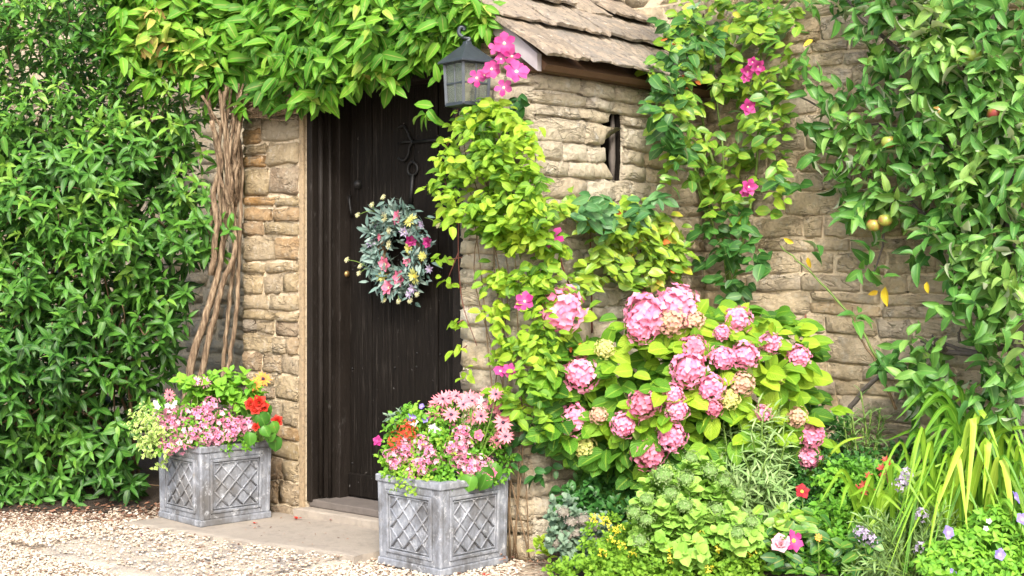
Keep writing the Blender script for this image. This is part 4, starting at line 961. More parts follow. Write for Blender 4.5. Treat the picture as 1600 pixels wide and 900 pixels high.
place(t, blossom('magenta_bloom', 5, .9, 20, M['p_magenta'], None, 2), 'flower', P(591, 689, D2 - .02), Vector((-.4, -1, .4)), pxr(9, D2), 'magenta bloom on the far left')
t = thing('viola_plant', P(640, 690, D2 + .05), 'violet and white violas rising among the right planter flowers', 'flowers')
bush(t, M['herb'], T_small, [(645, 660, 14, 18), (668, 655, 12, 16)], lambda x, y: D2 + R.uniform(-.03, .08), 150, .028, .55, 5, .04, 30)
vi = blossom('viola', 5, .95, 12, M['p_violet'], M['disc_yellow'], 1, .1, 'round')
for (x, y, me, s_) in [(643, 652, vi, 8), (645, 659, wf, 9), (664, 656, vi, 6), (659, 635, vi, 5), (677, 670, wf, 9), (688, 675, wf, 9), (681, 676, wf, 8)]: place(t, me, 'flower', P(x, y, D2 - .02), cz + rv(.2), pxr(s_, D2))
t = thing('silver_leaf_plant', P(625, 680, D2 + .06), 'small blue grey foliage tuft at the back left of the right planter', 'plant')
bush(t, M['bluegrey'], T_lance, [(624, 660, 12, 12)], lambda x, y: D2 + .03, 50, .035, .5, 6, .03, 40)

# ================================================================== CLIMBERS AND SHRUBS
# big evergreen shrub left of the porch
sh = thing('laurel_shrub', Vector((-2.35, 7.75, 0)), 'huge glossy dark green evergreen shrub filling the left, against the porch', 'shrub')
def xr(y):
    for (ya, xa), (yb, xb) in zip(XR, XR[1:]):
        if y <= yb: return xa + (xb - xa) * (y - ya) / (yb - ya)
    return XR[-1][1]
XR = [(-700, 250), (-300, 300), (0, 300), (150, 330), (200, 330), (300, 318), (345, 345), (375, 375), (395, 350), (420, 322), (500, 300), (560, 285), (620, 262), (680, 228), (740, 236), (800, 215)]
def ysurf(x, y):
    b = 7.42 - .50 * math.exp(-((y - (330 if y > 330 else 330)) / (330 if y > 330 else 620)) ** 2) + .12 * smooth_n(x, y, 150, 2) * 2 + .10 * smooth_n(x, y, 60, 3) * 2
    return b + max(0, (x - 180)) * .0011 + max(0, -x) * .0005
L = []
for lay, (cell, dd) in enumerate(((26, 0), (25, .10), (26, .22), (28, .38), (32, .6), (34, .85), (32, 1.15))):
    y = -640
    while y < 792:
        x = -560
        while x < xr(y):
            xx, yy = x + R.uniform(-cell, cell) * .6, y + R.uniform(-cell, cell) * .6; x += cell * ((1 if yy > 300 else .82) if -60 < y and x > -70 else 1.9)
            if xx > xr(yy) - 8 * lay or yy > 792 - 3 * lay: continue
            if smooth_n(xx, yy, 62, 9) > .30 and lay < 3 : continue
            Y = ysurf(xx, yy) + dd + R.uniform(-.04, .07)
            zt_ = EYE - (yy - HZ) / F * Y
            if zt_ < .03: continue
            a = Vector((R.uniform(-.6, .5) + (xx > xr(yy) - 60) * .5, -1 + .15 * lay, .45 + .6 * (yy < 200) - .5 * (yy > 640))) + rv(.35)
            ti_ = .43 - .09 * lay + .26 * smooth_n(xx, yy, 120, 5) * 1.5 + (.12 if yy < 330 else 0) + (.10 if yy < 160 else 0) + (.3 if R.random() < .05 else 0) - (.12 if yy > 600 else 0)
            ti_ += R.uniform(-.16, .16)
            s_ = R.uniform(.82, 1.12) * (.088 if yy > 200 else .070) * (1.35 if lay > 3 else 1)
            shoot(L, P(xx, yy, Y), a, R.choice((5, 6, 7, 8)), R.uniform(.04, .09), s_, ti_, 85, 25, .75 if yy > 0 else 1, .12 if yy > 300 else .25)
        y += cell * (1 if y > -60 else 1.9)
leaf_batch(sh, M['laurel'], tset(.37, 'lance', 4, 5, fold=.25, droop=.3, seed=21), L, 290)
for i in range(46):
    x = R.uniform(-200, 290); y0 = R.uniform(250, 760); Y = ysurf(x, y0) + R.uniform(.15, .5)
    b = P(R.uniform(-100, 230), 790, 7.9); b.z = 0
    stem(sh, [b, b.lerp(P(x, y0, Y), .5) + rv(.1), P(x, y0, Y)], R.uniform(.010, .02), .004, M['twig'], 'branch', 4, 5)

for i in range(110):
    x = R.uniform(-30, 300); y = R.uniform(10, 740)
    if x > xr(y) - 25: continue
    Y = ysurf(x, y) + R.uniform(-.02, .10); a = P(x, y, Y + .12); d = Vector((R.uniform(-.12, .12), -.16, R.uniform(-.02, .12)))
    stem(sh, [a, a + d * .6 + rv(.01), a + d], .0045, .002, M['twig'], 'twig', 3, 5)

# the climber: twisted stems and bright leaves over the door
cb = thing('climbing_vine', front(-.62, -.12, 0), 'bright green climber with twisted brown stems arching over the dark door', 'climber')
def fy(x, off): return max(6.2, depth('front', x, 0)) - off if x > 381 else 7.19 - off * .7
def tr(pts, r0, r1, sides=8):
    pp_ = [P(x, y, Y) for x, y, Y in pts]
    stem(cb, pp_, pxr(r0, 7.1), pxr(r1, 7.1), M['trunk'], 'stem', 6, sides, wob=.0025)
Yt = 7.12
tr([(288, 650, 7.1), (297, 575, 7.08), (320, 500, 7.1), (342, 425, Yt), (350, 350, Yt), (344, 270, Yt), (336, 215, 7.1), (322, 130, 7.05)], 7, 3)
tr([(300, 640, 7.05), (318, 570, 7.05), (334, 500, 7.05), (350, 440, 7.05), (368, 385, 7.07), (362, 310, Yt), (352, 240, 7.1), (356, 130, 7.0)], 5.5, 3)
tr([(346, 620, 7.14), (352, 540, 7.14), (360, 460, 7.13), (366, 390, 7.1), (360, 320, 7.1), (366, 250, 7.1), (384, 140, 7.0)], 3.5, 3)
tr([(352, 600, 7.1), (366, 520, 7.1), (372, 440, 7.12), (374, 360, 7.12), (378, 280, 7.13), (372, 210, 7.1), (350, 130, 7)], 3.5, 3)
tr([(330, 430, 7.1), (338, 350, 7.06), (334, 300, 7.08), (346, 250, 7.06), (330, 190, 7.0)], 5, 4)
tr([(326, 380, 7.16), (332, 320, 7.16), (340, 280, 7.16)], 3, 3)
for i in range(15):
    xm = R.uniform(340, 372); xt_ = R.uniform(316, 392); tr([(R.uniform(342, 372), R.uniform(310, 400), 7.12), (xm, R.uniform(270, 310), R.uniform(7.02, 7.12)), (xm * .7 + xt_ * .3 + R.uniform(-6, 6), 230, R.uniform(7.0, 7.1)), (xt_, R.uniform(130, 150), 6.98)], R.uniform(2.0, 3.8), R.uniform(1.6, 2.8), 6)
for i in range(14):
    y0 = R.uniform(150, 186); stem(cb, [on('front', 380 + R.uniform(-50, 0), y0 + R.uniform(-10, 15), .1), on('front', 410, y0 + R.uniform(-8, 8), .06), on('front', 450, y0 + R.uniform(-8, 8) - 6, .08), on('front', R.uniform(450, 500), y0 - R.uniform(10, 50), .12)], .006, .0025, M['trunk'], 'tendril', 5, 5)
L = []; tk = tset(.60, 'ovate', 5, 5, fold=.2, droop=.40, seed=23)
LB = [(130, 110), (200, 120), (235, 150), (260, 95), (300, 150), (345, 165), (400, 170), (450, 178), (500, 168), (530, 150), (560, 138), (600, 138), (640, 116), (680, 100), (720, 66), (770, 48), (800, 30)]
def lb(x):
    for (xa, ya), (xb, yb) in zip(LB, LB[1:]):
        if x <= xb: return ya + (yb - ya) * max(0, (x - xa)) / (xb - xa)
    return LB[-1][1]
for lay in range(4):
    for i in range(520 if lay < 3 else 340):
        x = R.uniform(130, 775); top_ = -230 if x < 640 else -40 + (x - 640) * .2
        y = R.uniform(top_, lb(x) - 14)
        if x < 230 and R.random() < (230 - x) / 90: continue
        if x > 700 and y < (x - 735) * .95 + R.uniform(-8, 8): continue
        if x > 600 and lay > 2: continue
        off = (.34 - .09 * lay) * min(1, .45 + (lb(x) - y) / 160) * (1 if x < 600 else .65) + R.uniform(-.03, .04)
        Y = fy(x, off); o_ = Vector((R.uniform(-.4, .4), -1, .1))
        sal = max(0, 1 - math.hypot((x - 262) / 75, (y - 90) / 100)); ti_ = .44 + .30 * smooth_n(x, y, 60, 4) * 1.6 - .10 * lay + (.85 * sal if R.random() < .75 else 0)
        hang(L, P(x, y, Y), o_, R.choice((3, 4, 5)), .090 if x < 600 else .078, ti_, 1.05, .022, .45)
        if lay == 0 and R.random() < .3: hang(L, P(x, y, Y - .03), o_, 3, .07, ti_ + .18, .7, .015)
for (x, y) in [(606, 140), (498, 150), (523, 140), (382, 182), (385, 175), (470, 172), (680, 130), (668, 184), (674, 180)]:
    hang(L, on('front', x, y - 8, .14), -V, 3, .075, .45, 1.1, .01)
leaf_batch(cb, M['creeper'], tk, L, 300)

# lime clematis on the right pier
cl = thing('clematis', front(1.1, -.12, 0), 'lime green clematis with magenta flowers climbing the pier below the lantern', 'climber')
L = []; blobs = [(762, 190, 50, 26, 70), (780, 180, 32, 30, 40), (745, 235, 55, 32, 130), (800, 240, 42, 44, 120), (730, 280, 48, 34, 90), (790, 300, 62, 50, 170), (740, 330, 52, 30, 80), (815, 355, 52, 44, 140), (765, 370, 35, 26, 34), (842, 400, 52, 34, 90), (790, 425, 36, 34, 60), (826, 450, 50, 30, 80), (800, 490, 44, 24, 50), (850, 520, 46, 32, 60), (815, 545, 48, 26, 50), (845, 590, 50, 30, 70), (800, 610, 30, 22, 30), (832, 650, 34, 24, 36)]
for (cx, cy, rx, ry, n) in blobs:
    for (x, y) in ell(cx, cy, rx, ry, int(n * (1.0 if cy < 340 else .85))):
        if smooth_n(x, y, 24, 31) > .16: continue
        pl_ = 'front' if x < 838 else 'side'; off = R.uniform(.04, .20) * (1.25 if y < 350 else .8)
        hang(L, P(x, y, min(depth('front', min(x, 838), off), 6.9)) if x < 838 else P(x, y, depth('side', x, off)), Vector((-.2, -1, .2)), 3, R.uniform(.038, .054), .62 + .3 * smooth_n(x, y, 40, 8) - (.34 if R.random() < .3 else 0) - (.12 if y > 560 else 0), .6, .018, .9)
for (pts) in [[(715, 170), (705, 215), (690, 240)], [(690, 190), (668, 184)], [(720, 300), (716, 380), (722, 470), (745, 540)], [(716, 395), (698, 440)], [(722, 450), (700, 440)], [(724, 500), (703, 510)], [(730, 540), (706, 555)], [(722, 402), (690, 408)], [(714, 350), (700, 300), (690, 262)]]:
    stem(cl, [on('front', x, y, .05 + .02 * (i % 2)) for i, (x, y) in enumerate(pts)] if len(pts) > 2 else [on('front', pts[0][0], pts[0][1], .05), on('front', *[(a + b) / 2 for a, b in zip(*pts)], .07), on('front', *pts[1], .05)], .003, .0018, M['red_stem'], 'stem', 5, 5)
for (x, y) in [(690, 410), (700, 407), (698, 440), (712, 444), (705, 512), (715, 508), (708, 552), (718, 546), (672, 184), (668, 300), (685, 262), (678, 300), (682, 330), (692, 352), (740, 575), (728, 590)]:
    hang(L, on('front', x, y - 4, .07), -V, 3, .045, .6, .5, .012, .9)
for i in range(16):
    x0, y0 = R.uniform(770, 830), R.uniform(560, 880); stem(cl, [on('front', R.uniform(790, 828), 872, .04), on('front', R.uniform(770, 828), 640, .06), on('front', R.uniform(740, 815), 420, .07), on('front', R.uniform(720, 800), R.uniform(190, 300), .10)], .0035, .002, M['twig'], 'stem', 6, 5) if i < 6 else None
leaf_batch(cl, M['clematis'], T_small, L, 260)
cf = [blossom('clematis_flower', n, .86, 12, M['p_magenta'], M['disc_cream'], 1, .16, 'petal', 4, 40 + n) for n in (6, 7, 5)]
for (x, y, r_, pl_) in [(788, 68, 17, 'f'), (776, 74, 13, 'f'), (800, 88, 13, 'f'), (745, 122, 14, 'f'), (768, 108, 14, 'f'), (757, 118, 10, 'f'), (807, 112, 19, 'f'), (787, 137, 14, 'f'), (783, 92, 9, 'f'), (863, 373, 20, 's'), (820, 471, 15, 'f'), (812, 478, 9, 'f'), (782, 580, 12, 'f'), (796, 579, 11, 'f')]:
    p = on('front', x, y, .24 if y < 200 else .16) if pl_ == 'f' else on('side', x, y, .14)
    place(cl, R.choice(cf), 'flower', p, TOCAM(p) + rv(.28) + Vector((0, 0, .25)), pxr(r_ * 1.05, p.y))
iv_ = thing('ivy_sprays', front(1.25, -.05, 0), 'dark green ivy trails on the pier beside the right planter', 'climber')
L = []
for (x, y) in [(800, 652), (812, 664), (832, 672), (818, 690), (806, 716), (830, 735), (845, 745), (790, 700), (784, 722), (852, 700), (870, 690), (868, 730), (795, 180), (812, 150), (818, 158), (806, 160), (803, 190), (862, 765)]:
    hang(L, on('front', min(x, 832), y, .06) if x < 836 else on('side', x, y, .05), -V, 3, .052, .45, .5, .012)
leaf_batch(iv_, M['ivy'], T_small, L, 80)
stem(iv_, [on('front', 826, 870, .03), on('front', 822, 760, .05), on('front', 808, 690, .05), on('front', 790, 640, .05)], .003, .002, M['twig'], 'stem', 5, 5)

# roses and clematis on the side wall and in the corner
def wall_climber(root, pl_, blobs, mat, tm, size, tint, offr, nobj, spread=.02, k=3, sag=.5):
    L = []
    for (cx, cy, rx, ry, n) in blobs:
        for (x, y) in ell(cx, cy, rx, ry, n):
            q = pl_ if pl_ != 'bed' else ('side' if x < 1092 else 'main'); off = R.uniform(*offr)
            hang(L, P(x, y, depth(q, x, off)), (-V if q == 'main' else Vector((.3, -1, 0))).normalized(), k, size, tint + .3 * smooth_n(x, y, 35, 3), sag, spread, .7)
    leaf_batch(root, mat, tm, L, nobj)
rs = thing('low_climbing_rose', side(.75, .06, 0), 'low climbing rose with yellow green leaves on the porch side wall above the hydrangea', 'climber')
wall_climber(rs, 'side', [(950, 365, 50, 30, 30), (1000, 345, 52, 34, 36), (1035, 380, 36, 30, 24), (985, 400, 55, 40, 36), (1030, 420, 34, 26, 14), (940, 420, 34, 24, 12), (905, 440, 30, 20, 14), (1060, 400, 22, 24, 16), (930, 330, 30, 20, 20), (890, 320, 20, 16, 12)], M['rose'], tset(.72, 'broad', 4, 4, droop=.2, seed=51), .058, .76, (.03, .16), 130)
rs2 = thing('blue_leaved_rose_spray', side(.7, .08, 0), 'spray of bluish green rose leaves on the porch side wall under the slit window', 'climber')
wall_climber(rs2, 'side', [(925, 325, 26, 20, 8), (950, 330, 26, 22, 6), (985, 335, 26, 18, 4), (1015, 310, 22, 14, 4), (940, 350, 20, 14, 3)], M['teal'], tset(.6, 'ovate', 4, 4, droop=.2, seed=52), .070, .55, (.14, .24), 90)
for pts in ([(925, 520), (924, 440), (922, 360)], [(990, 480), (1000, 420), (1016, 380), (1010, 340)], [(995, 470), (1018, 430), (1022, 380), (1020, 350)], [(900, 470), (880, 420), (872, 380)], [(930, 360), (950, 340), (965, 318)], [(1005, 400), (980, 350), (990, 310)]):
    stem(rs, [on('side', x, y, .05 + .03 * (i % 2)) for i, (x, y) in enumerate(pts)], .0045, .003, M['red_stem'], 'stem', 5, 5)
cr = thing('tall_climbing_rose', side(1.22, .1, 0), 'tall climber with pink flowers in the corner right of the porch roof', 'climber')
tr_ = tset(.70, 'broad', 4, 5, droop=.25, seed=53)
CB = [(1150, 30, 90, 46, 140), (1090, 60, 60, 44, 90), (1060, 110, 44, 46, 56), (1050, 160, 36, 34, 30), (1110, 160, 50, 60, 60), (1190, 90, 60, 56, 90), (1200, 160, 44, 60, 70), (1180, 230, 50, 50, 70), (1120, 240, 50, 40, 50), (1070, 250, 40, 44, 50), (1055, 210, 30, 30, 22), (1085, 290, 46, 30, 46), (1130, 310, 44, 34, 40), (1190, 310, 34, 40, 40), (1100, -80, 130, 70, 120), (1220, 20, 40, 40, 40)]
wall_climber(cr, 'bed', [(a, b_, c_, d, int(n * (.36 if b_ < 200 else .25))) for (a, b_, c_, d, n) in CB], M['rose'], tr_, .064, .64, (.03, .26), 200)
cr2 = thing('dark_leaved_rose', side(1.1, .16, 0), 'dark blue green rose shoots in front of the eave and down the wall corner', 'climber')
wall_climber(cr2, 'bed', [(1040, 120, 34, 36, 12), (1070, 60, 44, 34, 12), (1100, 60, 30, 24, 8), (1030, 160, 20, 22, 5), (1055, 235, 18, 14, 8), (1040, 205, 18, 14, 6), (1130, 345, 44, 26, 11), (1150, 385, 36, 26, 9), (1180, 400, 26, 22, 6), (1150, 440, 30, 26, 6), (1155, 465, 22, 18, 5), (1118, 420, 14, 18, 2), (1230, 285, 16, 12, 3)], M['apple'], tr_, .072, .22, (.12, .30), 110)
for pts in ([(1142, 470), (1132, 400), (1128, 320), (1130, 240), (1120, 160), (1110, 60)], [(1145, 480), (1138, 420), (1110, 340), (1085, 260), (1070, 150), (1060, 70)], [(1140, 470), (1160, 380), (1180, 280), (1185, 200), (1190, 100), (1180, 20)], [(1105, 340), (1090, 280), (1100, 180)], [(1128, 300), (1100, 200), (1090, 120)]):
    stem(cr, [P(x, y, bedY(x, .06 + .04 * (i % 2))) for i, (x, y) in enumerate(pts)], .008, .004, M['green_stem'], 'stem', 5, 6)
pf = [blossom('pink_flower', n, .92, 22, M['p_magenta'], M['disc_cream'], 2, .14, 'petal', 3, 60 + n) for n in (5, 6)]
for (x, y, r_) in [(1184, 104, 13), (1168, 112, 12), (1176, 97, 9), (1165, 122, 8), (1168, 167, 14), (1170, 292, 14), (1164, 300, 9)]:
    p = P(x, y, bedY(x, .30)); place(cr, R.choice(pf), 'flower', p, TOCAM(p) + rv(.3) + Vector((0, 0, .2)), pxr(r_, p.y))
L = []
for (x, y) in [(1076, 142), (1070, 115), (1086, 128), (1050, 62), (1040, 385), (1047, 428), (956, 330), (900, 540)]:
    q = P(x, y, bedY(x, .16)); hang(L, q, -V, 2, .034, .5, .6, .01)
leaf_batch(cr, M['red_leaf'], T_small, L, 40, 'young_leaf')

# espalier apple tree
ap = thing('apple_tree', main(1.62, .25, 0), 'espalier apple tree trained on the stone wall, with a few ripening apples', 'tree')
def mp(x, y, off): return P(x, y, depth('main', x, off))
def br(pts, r0, r1, name='branch', mat='grey_bark', offs=.16):
    return stem(ap, [mp(p[0], p[1], p[2] if len(p) > 2 else offs) for p in pts], r0, r1, M[mat], name, 6, 7, .002)
b0 = main(1.62, .22, 0)
stem(ap, [b0, mp(1600, 700, .2), mp(1592, 560, .2), mp(1585, 400, .22), mp(1570, 200, .24), mp(1540, 0, .24), mp(1520, -200, .2)], .045, .022, M['grey_bark'], 'trunk', 6, 9, .003)
br([(1592, 540), (1560, 545), (1520, 552), (1470, 548), (1440, 530)], .016, .010)
br([(1590, 590), (1560, 560), (1500, 545), (1462, 530)], .012, .006)
br([(1440, 700), (1400, 590), (1360, 560), (1330, 640), (1310, 665)][1:] if 0 else [(1310, 668), (1330, 635), (1370, 590), (1420, 560), (1470, 548)], .013, .008)
br([(1585, 420), (1500, 380), (1440, 330), (1400, 300), (1330, 260)], .014, .005)
br([(1575, 250), (1500, 160), (1430, 100), (1350, 30), (1310, -20)], .016, .005)
br([(1580, 330), (1480, 230), (1400, 200), (1330, 190), (1250, 150)], .014, .004)
br([(1572, 200), (1520, 120), (1470, 60), (1420, -20)], .014, .005)
br([(1400, 300), (1385, 350), (1375, 400), (1360, 440)], .007, .003)
br([(1370, 560), (1335, 500), (1290, 450), (1250, 410), (1218, 385)], .006, .003, 'branch', 'green_stem', .12)
br([(1400, 640), (1370, 570), (1340, 520), (1330, 480)], .007, .003, 'branch', 'twig', .16)
for (x, y) in [(1462, 540), (1478, 545), (1500, 530), (1520, 535), (1530, 545)]:
    br([(x, y + 5, .17), (x - 4 + R.uniform(-4, 4), y - 8, .19), (x + R.uniform(-8, 8), y - 18, .20)], .007, .003, 'spur')
L = []; AB = [(1290, 10, 50, 26, 12), (1345, 20, 50, 36, 40), (1400, 30, 60, 44, 70), (1470, 40, 60, 50, 90), (1550, 40, 60, 60, 110), (1420, 90, 50, 44, 60), (1360, 80, 36, 36, 18), (1500, 110, 60, 50, 90), (1570, 130, 44, 60, 80), (1390, 150, 36, 34, 30), (1440, 180, 50, 44, 60), (1520, 200, 60, 60, 110), (1580, 220, 34, 60, 60), (1275, 130, 30, 40, 18), (1290, 190, 30, 34, 20), (1330, 170, 36, 36, 30), (1330, 225, 52, 36, 50), (1380, 240, 40, 30, 34), (1300, 250, 30, 22, 12), (1440, 260, 44, 40, 50), (1500, 290, 56, 50, 90), (1570, 310, 44, 60, 90), (1340, 310, 52, 34, 50), (1390, 320, 44, 28, 34), (1360, 350, 36, 20, 16), (1450, 350, 26, 20, 10), (1500, 370, 56, 36, 70), (1560, 390, 50, 50, 90), (1370, 410, 24, 26, 11), (1375, 435, 14, 18, 4), (1440, 395, 22, 22, 8), (1530, 440, 44, 40, 60), (1580, 460, 30, 50, 46), (1500, 480, 26, 20, 14), (1560, 510, 44, 30, 34), (1420, 560, 46, 34, 50), (1460, 590, 40, 26, 26), (1440, 625, 40, 26, 26), (1340, 520, 20, 18, 6), (1560, 600, 44, 34, 40), (1520, 640, 36, 24, 18), (1262, 402, 12, 10, 2), (1590, 560, 20, 30, 14), (1450, -90, 180, 60, 170), (1620, 200, 30, 200, 60)]
for (cx, cy, rx, ry, n) in AB:
    for (x, y) in ell(cx, cy, rx, ry, max(1, int(n * (.44 if cx > 1420 else .28)))):
        off = R.uniform(.10, .44 if x > 1420 else .30); a = Vector((R.uniform(-1.0, .8), -.5, R.uniform(-.5, 1.0)))
        shoot(L, mp(x, y, off), a, R.choice((3, 4, 5)), .05, .090, .50 + .22 * smooth_n(x, y, 60, 12) * 1.5 + .12 * (off > .3), 85, 35, .35, .25, .3)
leaf_batch(ap, M['apple'], tset(.62, 'ovate', 5, 5, fold=.36, droop=.35, wave=.04, seed=61), L, 300)
am = MB().blob((0, 0, 0), 1, 10, 14, 0, .0, (1, 1, .92)).mesh('apple', M['apple_skin'], True)
for v_ in am.vertices:
    r_ = math.hypot(v_.co.x, v_.co.y); v_.co.z -= .28 * math.exp(-(r_ / .32) ** 2) * (1 if v_.co.z > 0 else -.7)
for (x, y, r_) in [(1388, 222, 12), (1528, 84, 14), (1563, 176, 15), (1472, 172, 11), (1383, 344, 12), (1365, 352, 12)]:
    off = .42 if x > 1420 else .32; p = mp(x, y, off); r_ *= .95; p.y += .05 * (x > 1420); o = place(ap, am, 'apple', p, Vector((R.uniform(-.2, .2), -.1, 1)), pxr(r_, p.y))
    MB().tube([p + Vector((0, 0, pxr(r_, p.y) * .6)), p + Vector((.006, .004, pxr(r_, p.y) + .018))], .0016, 4).build('apple_stalk', M['twig'], o, True)
L = [(mp(1383, 448, .14), Vector((.05, -.1, -1)), -V + rv(.1), .085, .6), (mp(1372, 455, .14), Vector((-.8, -.1, -.3)), -V + rv(.1), .045, .2), (mp(1262, 402, .14), Vector((.2, 0, -1)), -V, .05, .3), (mp(1270, 62, .2), Vector((-.6, 0, -.4)), -V, .05, .8), (mp(1448, 440, .3), Vector((.1, 0, -1)), -V, .05, .7), (mp(1316, 256, .2), Vector((-.6, 0, -1)), -V, .04, .7), (mp(1240, 380, .15), Vector((-.6, 0, .3)), -V, .05, .7)]
leaf_batch(ap, M['yellow_leaf'], tset(.6, 'ovate', 4, 2, droop=.1, seed=62), L, 10, 'yellowed_leaf')

# hydrangea
hb = P(1075, 800, 6.3); hb.z = .03
hy = thing('hydrangea', hb, 'large lime leaved hydrangea with many pink mophead flowers against the porch corner', 'shrub')
HC = (1080, 625); HR = (225, 175)
def hyY(x, y, d=0): 
    k = 1 - ((x - HC[0]) / (HR[0] + 30)) ** 2 - ((y - HC[1]) / (HR[1] + 30)) ** 2
    return min(6.28 - .50 * math.sqrt(max(0, k)) + d, bedY(x, .14) if x > 850 else 6.1)
heads = [(877, 484, 35, 'k'), (1010, 492, 36, 'k'), (1058, 478, 32, 'k'), (1000, 512, 24, 'k'), (1050, 502, 24, 'h'), (1085, 500, 16, 'h'), (906, 585, 27, 'k'), (1083, 545, 21, 'd'), (1076, 577, 26, 'k'), (1112, 605, 23, 'k'), (1129, 559, 20, 'k'), (1165, 554, 21, 'k'), (1153, 499, 20, 'k'), (1128, 520, 13, 'k'), (1203, 536, 18, 'k'), (1248, 557, 19, 'k'), (1007, 630, 23, 'd'), (1052, 615, 17, 'k'), (1058, 639, 20, 'k'), (898, 655, 24, 'k'), (935, 649, 13, 'h'), (976, 664, 22, 'k'), (1049, 682, 22, 'k'), (1015, 708, 26, 'd'), (1115, 638, 15, 'd'), (1141, 624, 16, 'l'), (1267, 680, 20, 'k'), (1263, 713, 22, 'k'), (912, 697, 19, 'l'), (1079, 735, 17, 'k'), (1160, 600, 20, 'h'), (1192, 646, 15, 'k'), (1246, 652, 15, 'h'), (945, 545, 14, 'l'), (1215, 590, 13, 'l')]
mats = {'k': 'p_pink', 'd': 'p_deep', 'h': 'p_peach', 'l': 'p_lime'}
hm = {k: [cluster_head('flower_head', 84, .245, M[v], 80 + i * 7 + ord(k), core=.78, jit=.15, lo=-.45, Wd=1.2) for i in range(3)] for k, v in mats.items()}
L = []; th = tset(.84, 'broad', 6, 5, fold=.16, droop=.22, wave=.02, seed=81)
for (x, y, r_, k) in heads:
    p = P(x, y, hyY(x, y, -.03)); rr_ = pxr(r_, p.y); n_ = (TOCAM(p) + Vector((R.uniform(-.3, .3), 0, R.uniform(.2, .8)))).normalized()
    o = place(hy, R.choice(hm[k]), 'flower_head', p, n_, rr_ * R.uniform(.84, 1.0), sq=R.uniform(.68, .95))
    lab = {'d': 'deep pink flower head', 'h': 'fading peach flower head', 'l': 'lime green opening flower head'}.get(k)
    if lab: o['label'] = lab
    q = hb + Vector(((p.x - hb.x) * .45 , (p.y - hb.y) * .3, (p.z - hb.z) * .5))
    stem(hy, [hb + Vector((R.uniform(-.1, .1), R.uniform(-.06, .06), 0)), q, p - n_ * rr_ * .5 - Vector((0, 0, .03)), p - n_ * rr_ * .3], .006, .004, M['green_stem'], 'stem', 4, 5)
    for j in range(5):
        a = 6.28 * j / 5 + R.uniform(-.4, .4); d = Vector((math.cos(a), -.15, math.sin(a) * .8 - .1))
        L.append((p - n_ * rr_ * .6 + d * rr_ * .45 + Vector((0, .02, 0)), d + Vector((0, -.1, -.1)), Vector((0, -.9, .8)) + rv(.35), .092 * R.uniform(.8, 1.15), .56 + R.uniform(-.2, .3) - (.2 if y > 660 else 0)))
for lay, n in ((0, 125), (.12, 180), (.25, 170), (.4, 120)):
    c_ = 0
    while c_ < n:
        a = R.uniform(0, 6.28); r_ = math.sqrt(R.random()); x, y = HC[0] + math.cos(a) * r_ * HR[0] * 1.0, HC[1] + math.sin(a) * r_ * HR[1]
        if y < HC[1] and abs(x - 900) < 60 and y < 540: continue
        if y < 470 + abs(x - 1030) * .12: continue
        if x > 1180 and y > 700: continue
        if x > 1265 and R.random() < .85: continue
        if x < 875 and y < 560: continue
        if x < 915 and y > 715: continue
        if any((x - h[0]) ** 2 + (y - h[1]) ** 2 < (h[2] * .9) ** 2 for h in heads) and lay < .1: c_ += 1; continue
        c_ += 1
        p = P(x, y, min(hyY(x, y, lay + R.uniform(-.03, .05)), 6.75)); d = Vector((math.cos(a) * r_ + R.uniform(-.5, .5), -.5, -.25 * R.random() - .5 * (y > 680) + .2 * (y < 560)))
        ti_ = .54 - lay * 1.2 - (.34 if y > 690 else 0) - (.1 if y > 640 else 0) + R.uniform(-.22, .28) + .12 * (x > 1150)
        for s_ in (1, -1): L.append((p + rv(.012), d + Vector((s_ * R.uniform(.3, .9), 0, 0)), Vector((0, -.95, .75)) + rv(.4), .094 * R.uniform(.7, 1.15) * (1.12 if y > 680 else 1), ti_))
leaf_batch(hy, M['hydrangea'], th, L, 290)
for i in range(14):
    x = R.uniform(890, 1040); stem(hy, [hb + rv(.05) * .5 + Vector((0, 0, .02)), P(x * .5 + 500, 780, 6.25), P(x, R.uniform(700, 760), 6.2)], .007, .004, M['twig'], 'stem', 4, 5)

# undergrowth that nobody could count
def mass(name, mat, tm, blobs, Yf, n, size, tint, label=None, k=5, dirz=.6):
    L = []; tot = sum(b[2] * b[3] for b in blobs)
    for (cx, cy, rx, ry) in blobs:
        for (x, y) in ell(cx, cy, rx, ry, max(1, int(n * rx * ry / tot / k))):
            p = P(x, y, Yf(x, y) + R.uniform(-.08, .12))
            if p.z < .03: p.z = .04
            shoot(L, p, Vector((R.uniform(-.5, .5), -.5, dirz)), k, .05, size, tint + .2 * smooth_n(x, y, 30, 2))
    t = thing(name, (0, 0, 0), None, None); leaf_batch(t, mat, tm, L, 0)
    for c_ in list(col.objects):
        if c_.parent == t: c_.parent = None; c_.name = name; c_['kind'] = 'stuff'
    bpy.data.objects.remove(t)
mass('undergrowth', M['ivy'], T_small, [(1000, 800, 130, 60), (1150, 790, 100, 90), (1290, 790, 100, 90), (1440, 790, 130, 90), (1580, 800, 80, 100), (1250, 690, 70, 60), (1640, 760, 60, 120), (910, 820, 45, 50)], lambda x, y: min(6.0 - (y - 780) * .0022, bedY(min(x, 1600), .15)), 9000, .042, .45)
mass('ground_cover', M['herb'], T_small, [(1340, 830, 90, 40), (1260, 850, 110, 50), (1420, 860, 110, 46), (1050, 880, 130, 36), (1570, 850, 80, 60), (1340, 770, 70, 46), (1300, 890, 330, 20)], lambda x, y: 5.72 - (y - 820) * .002, 7500, .034, .42)

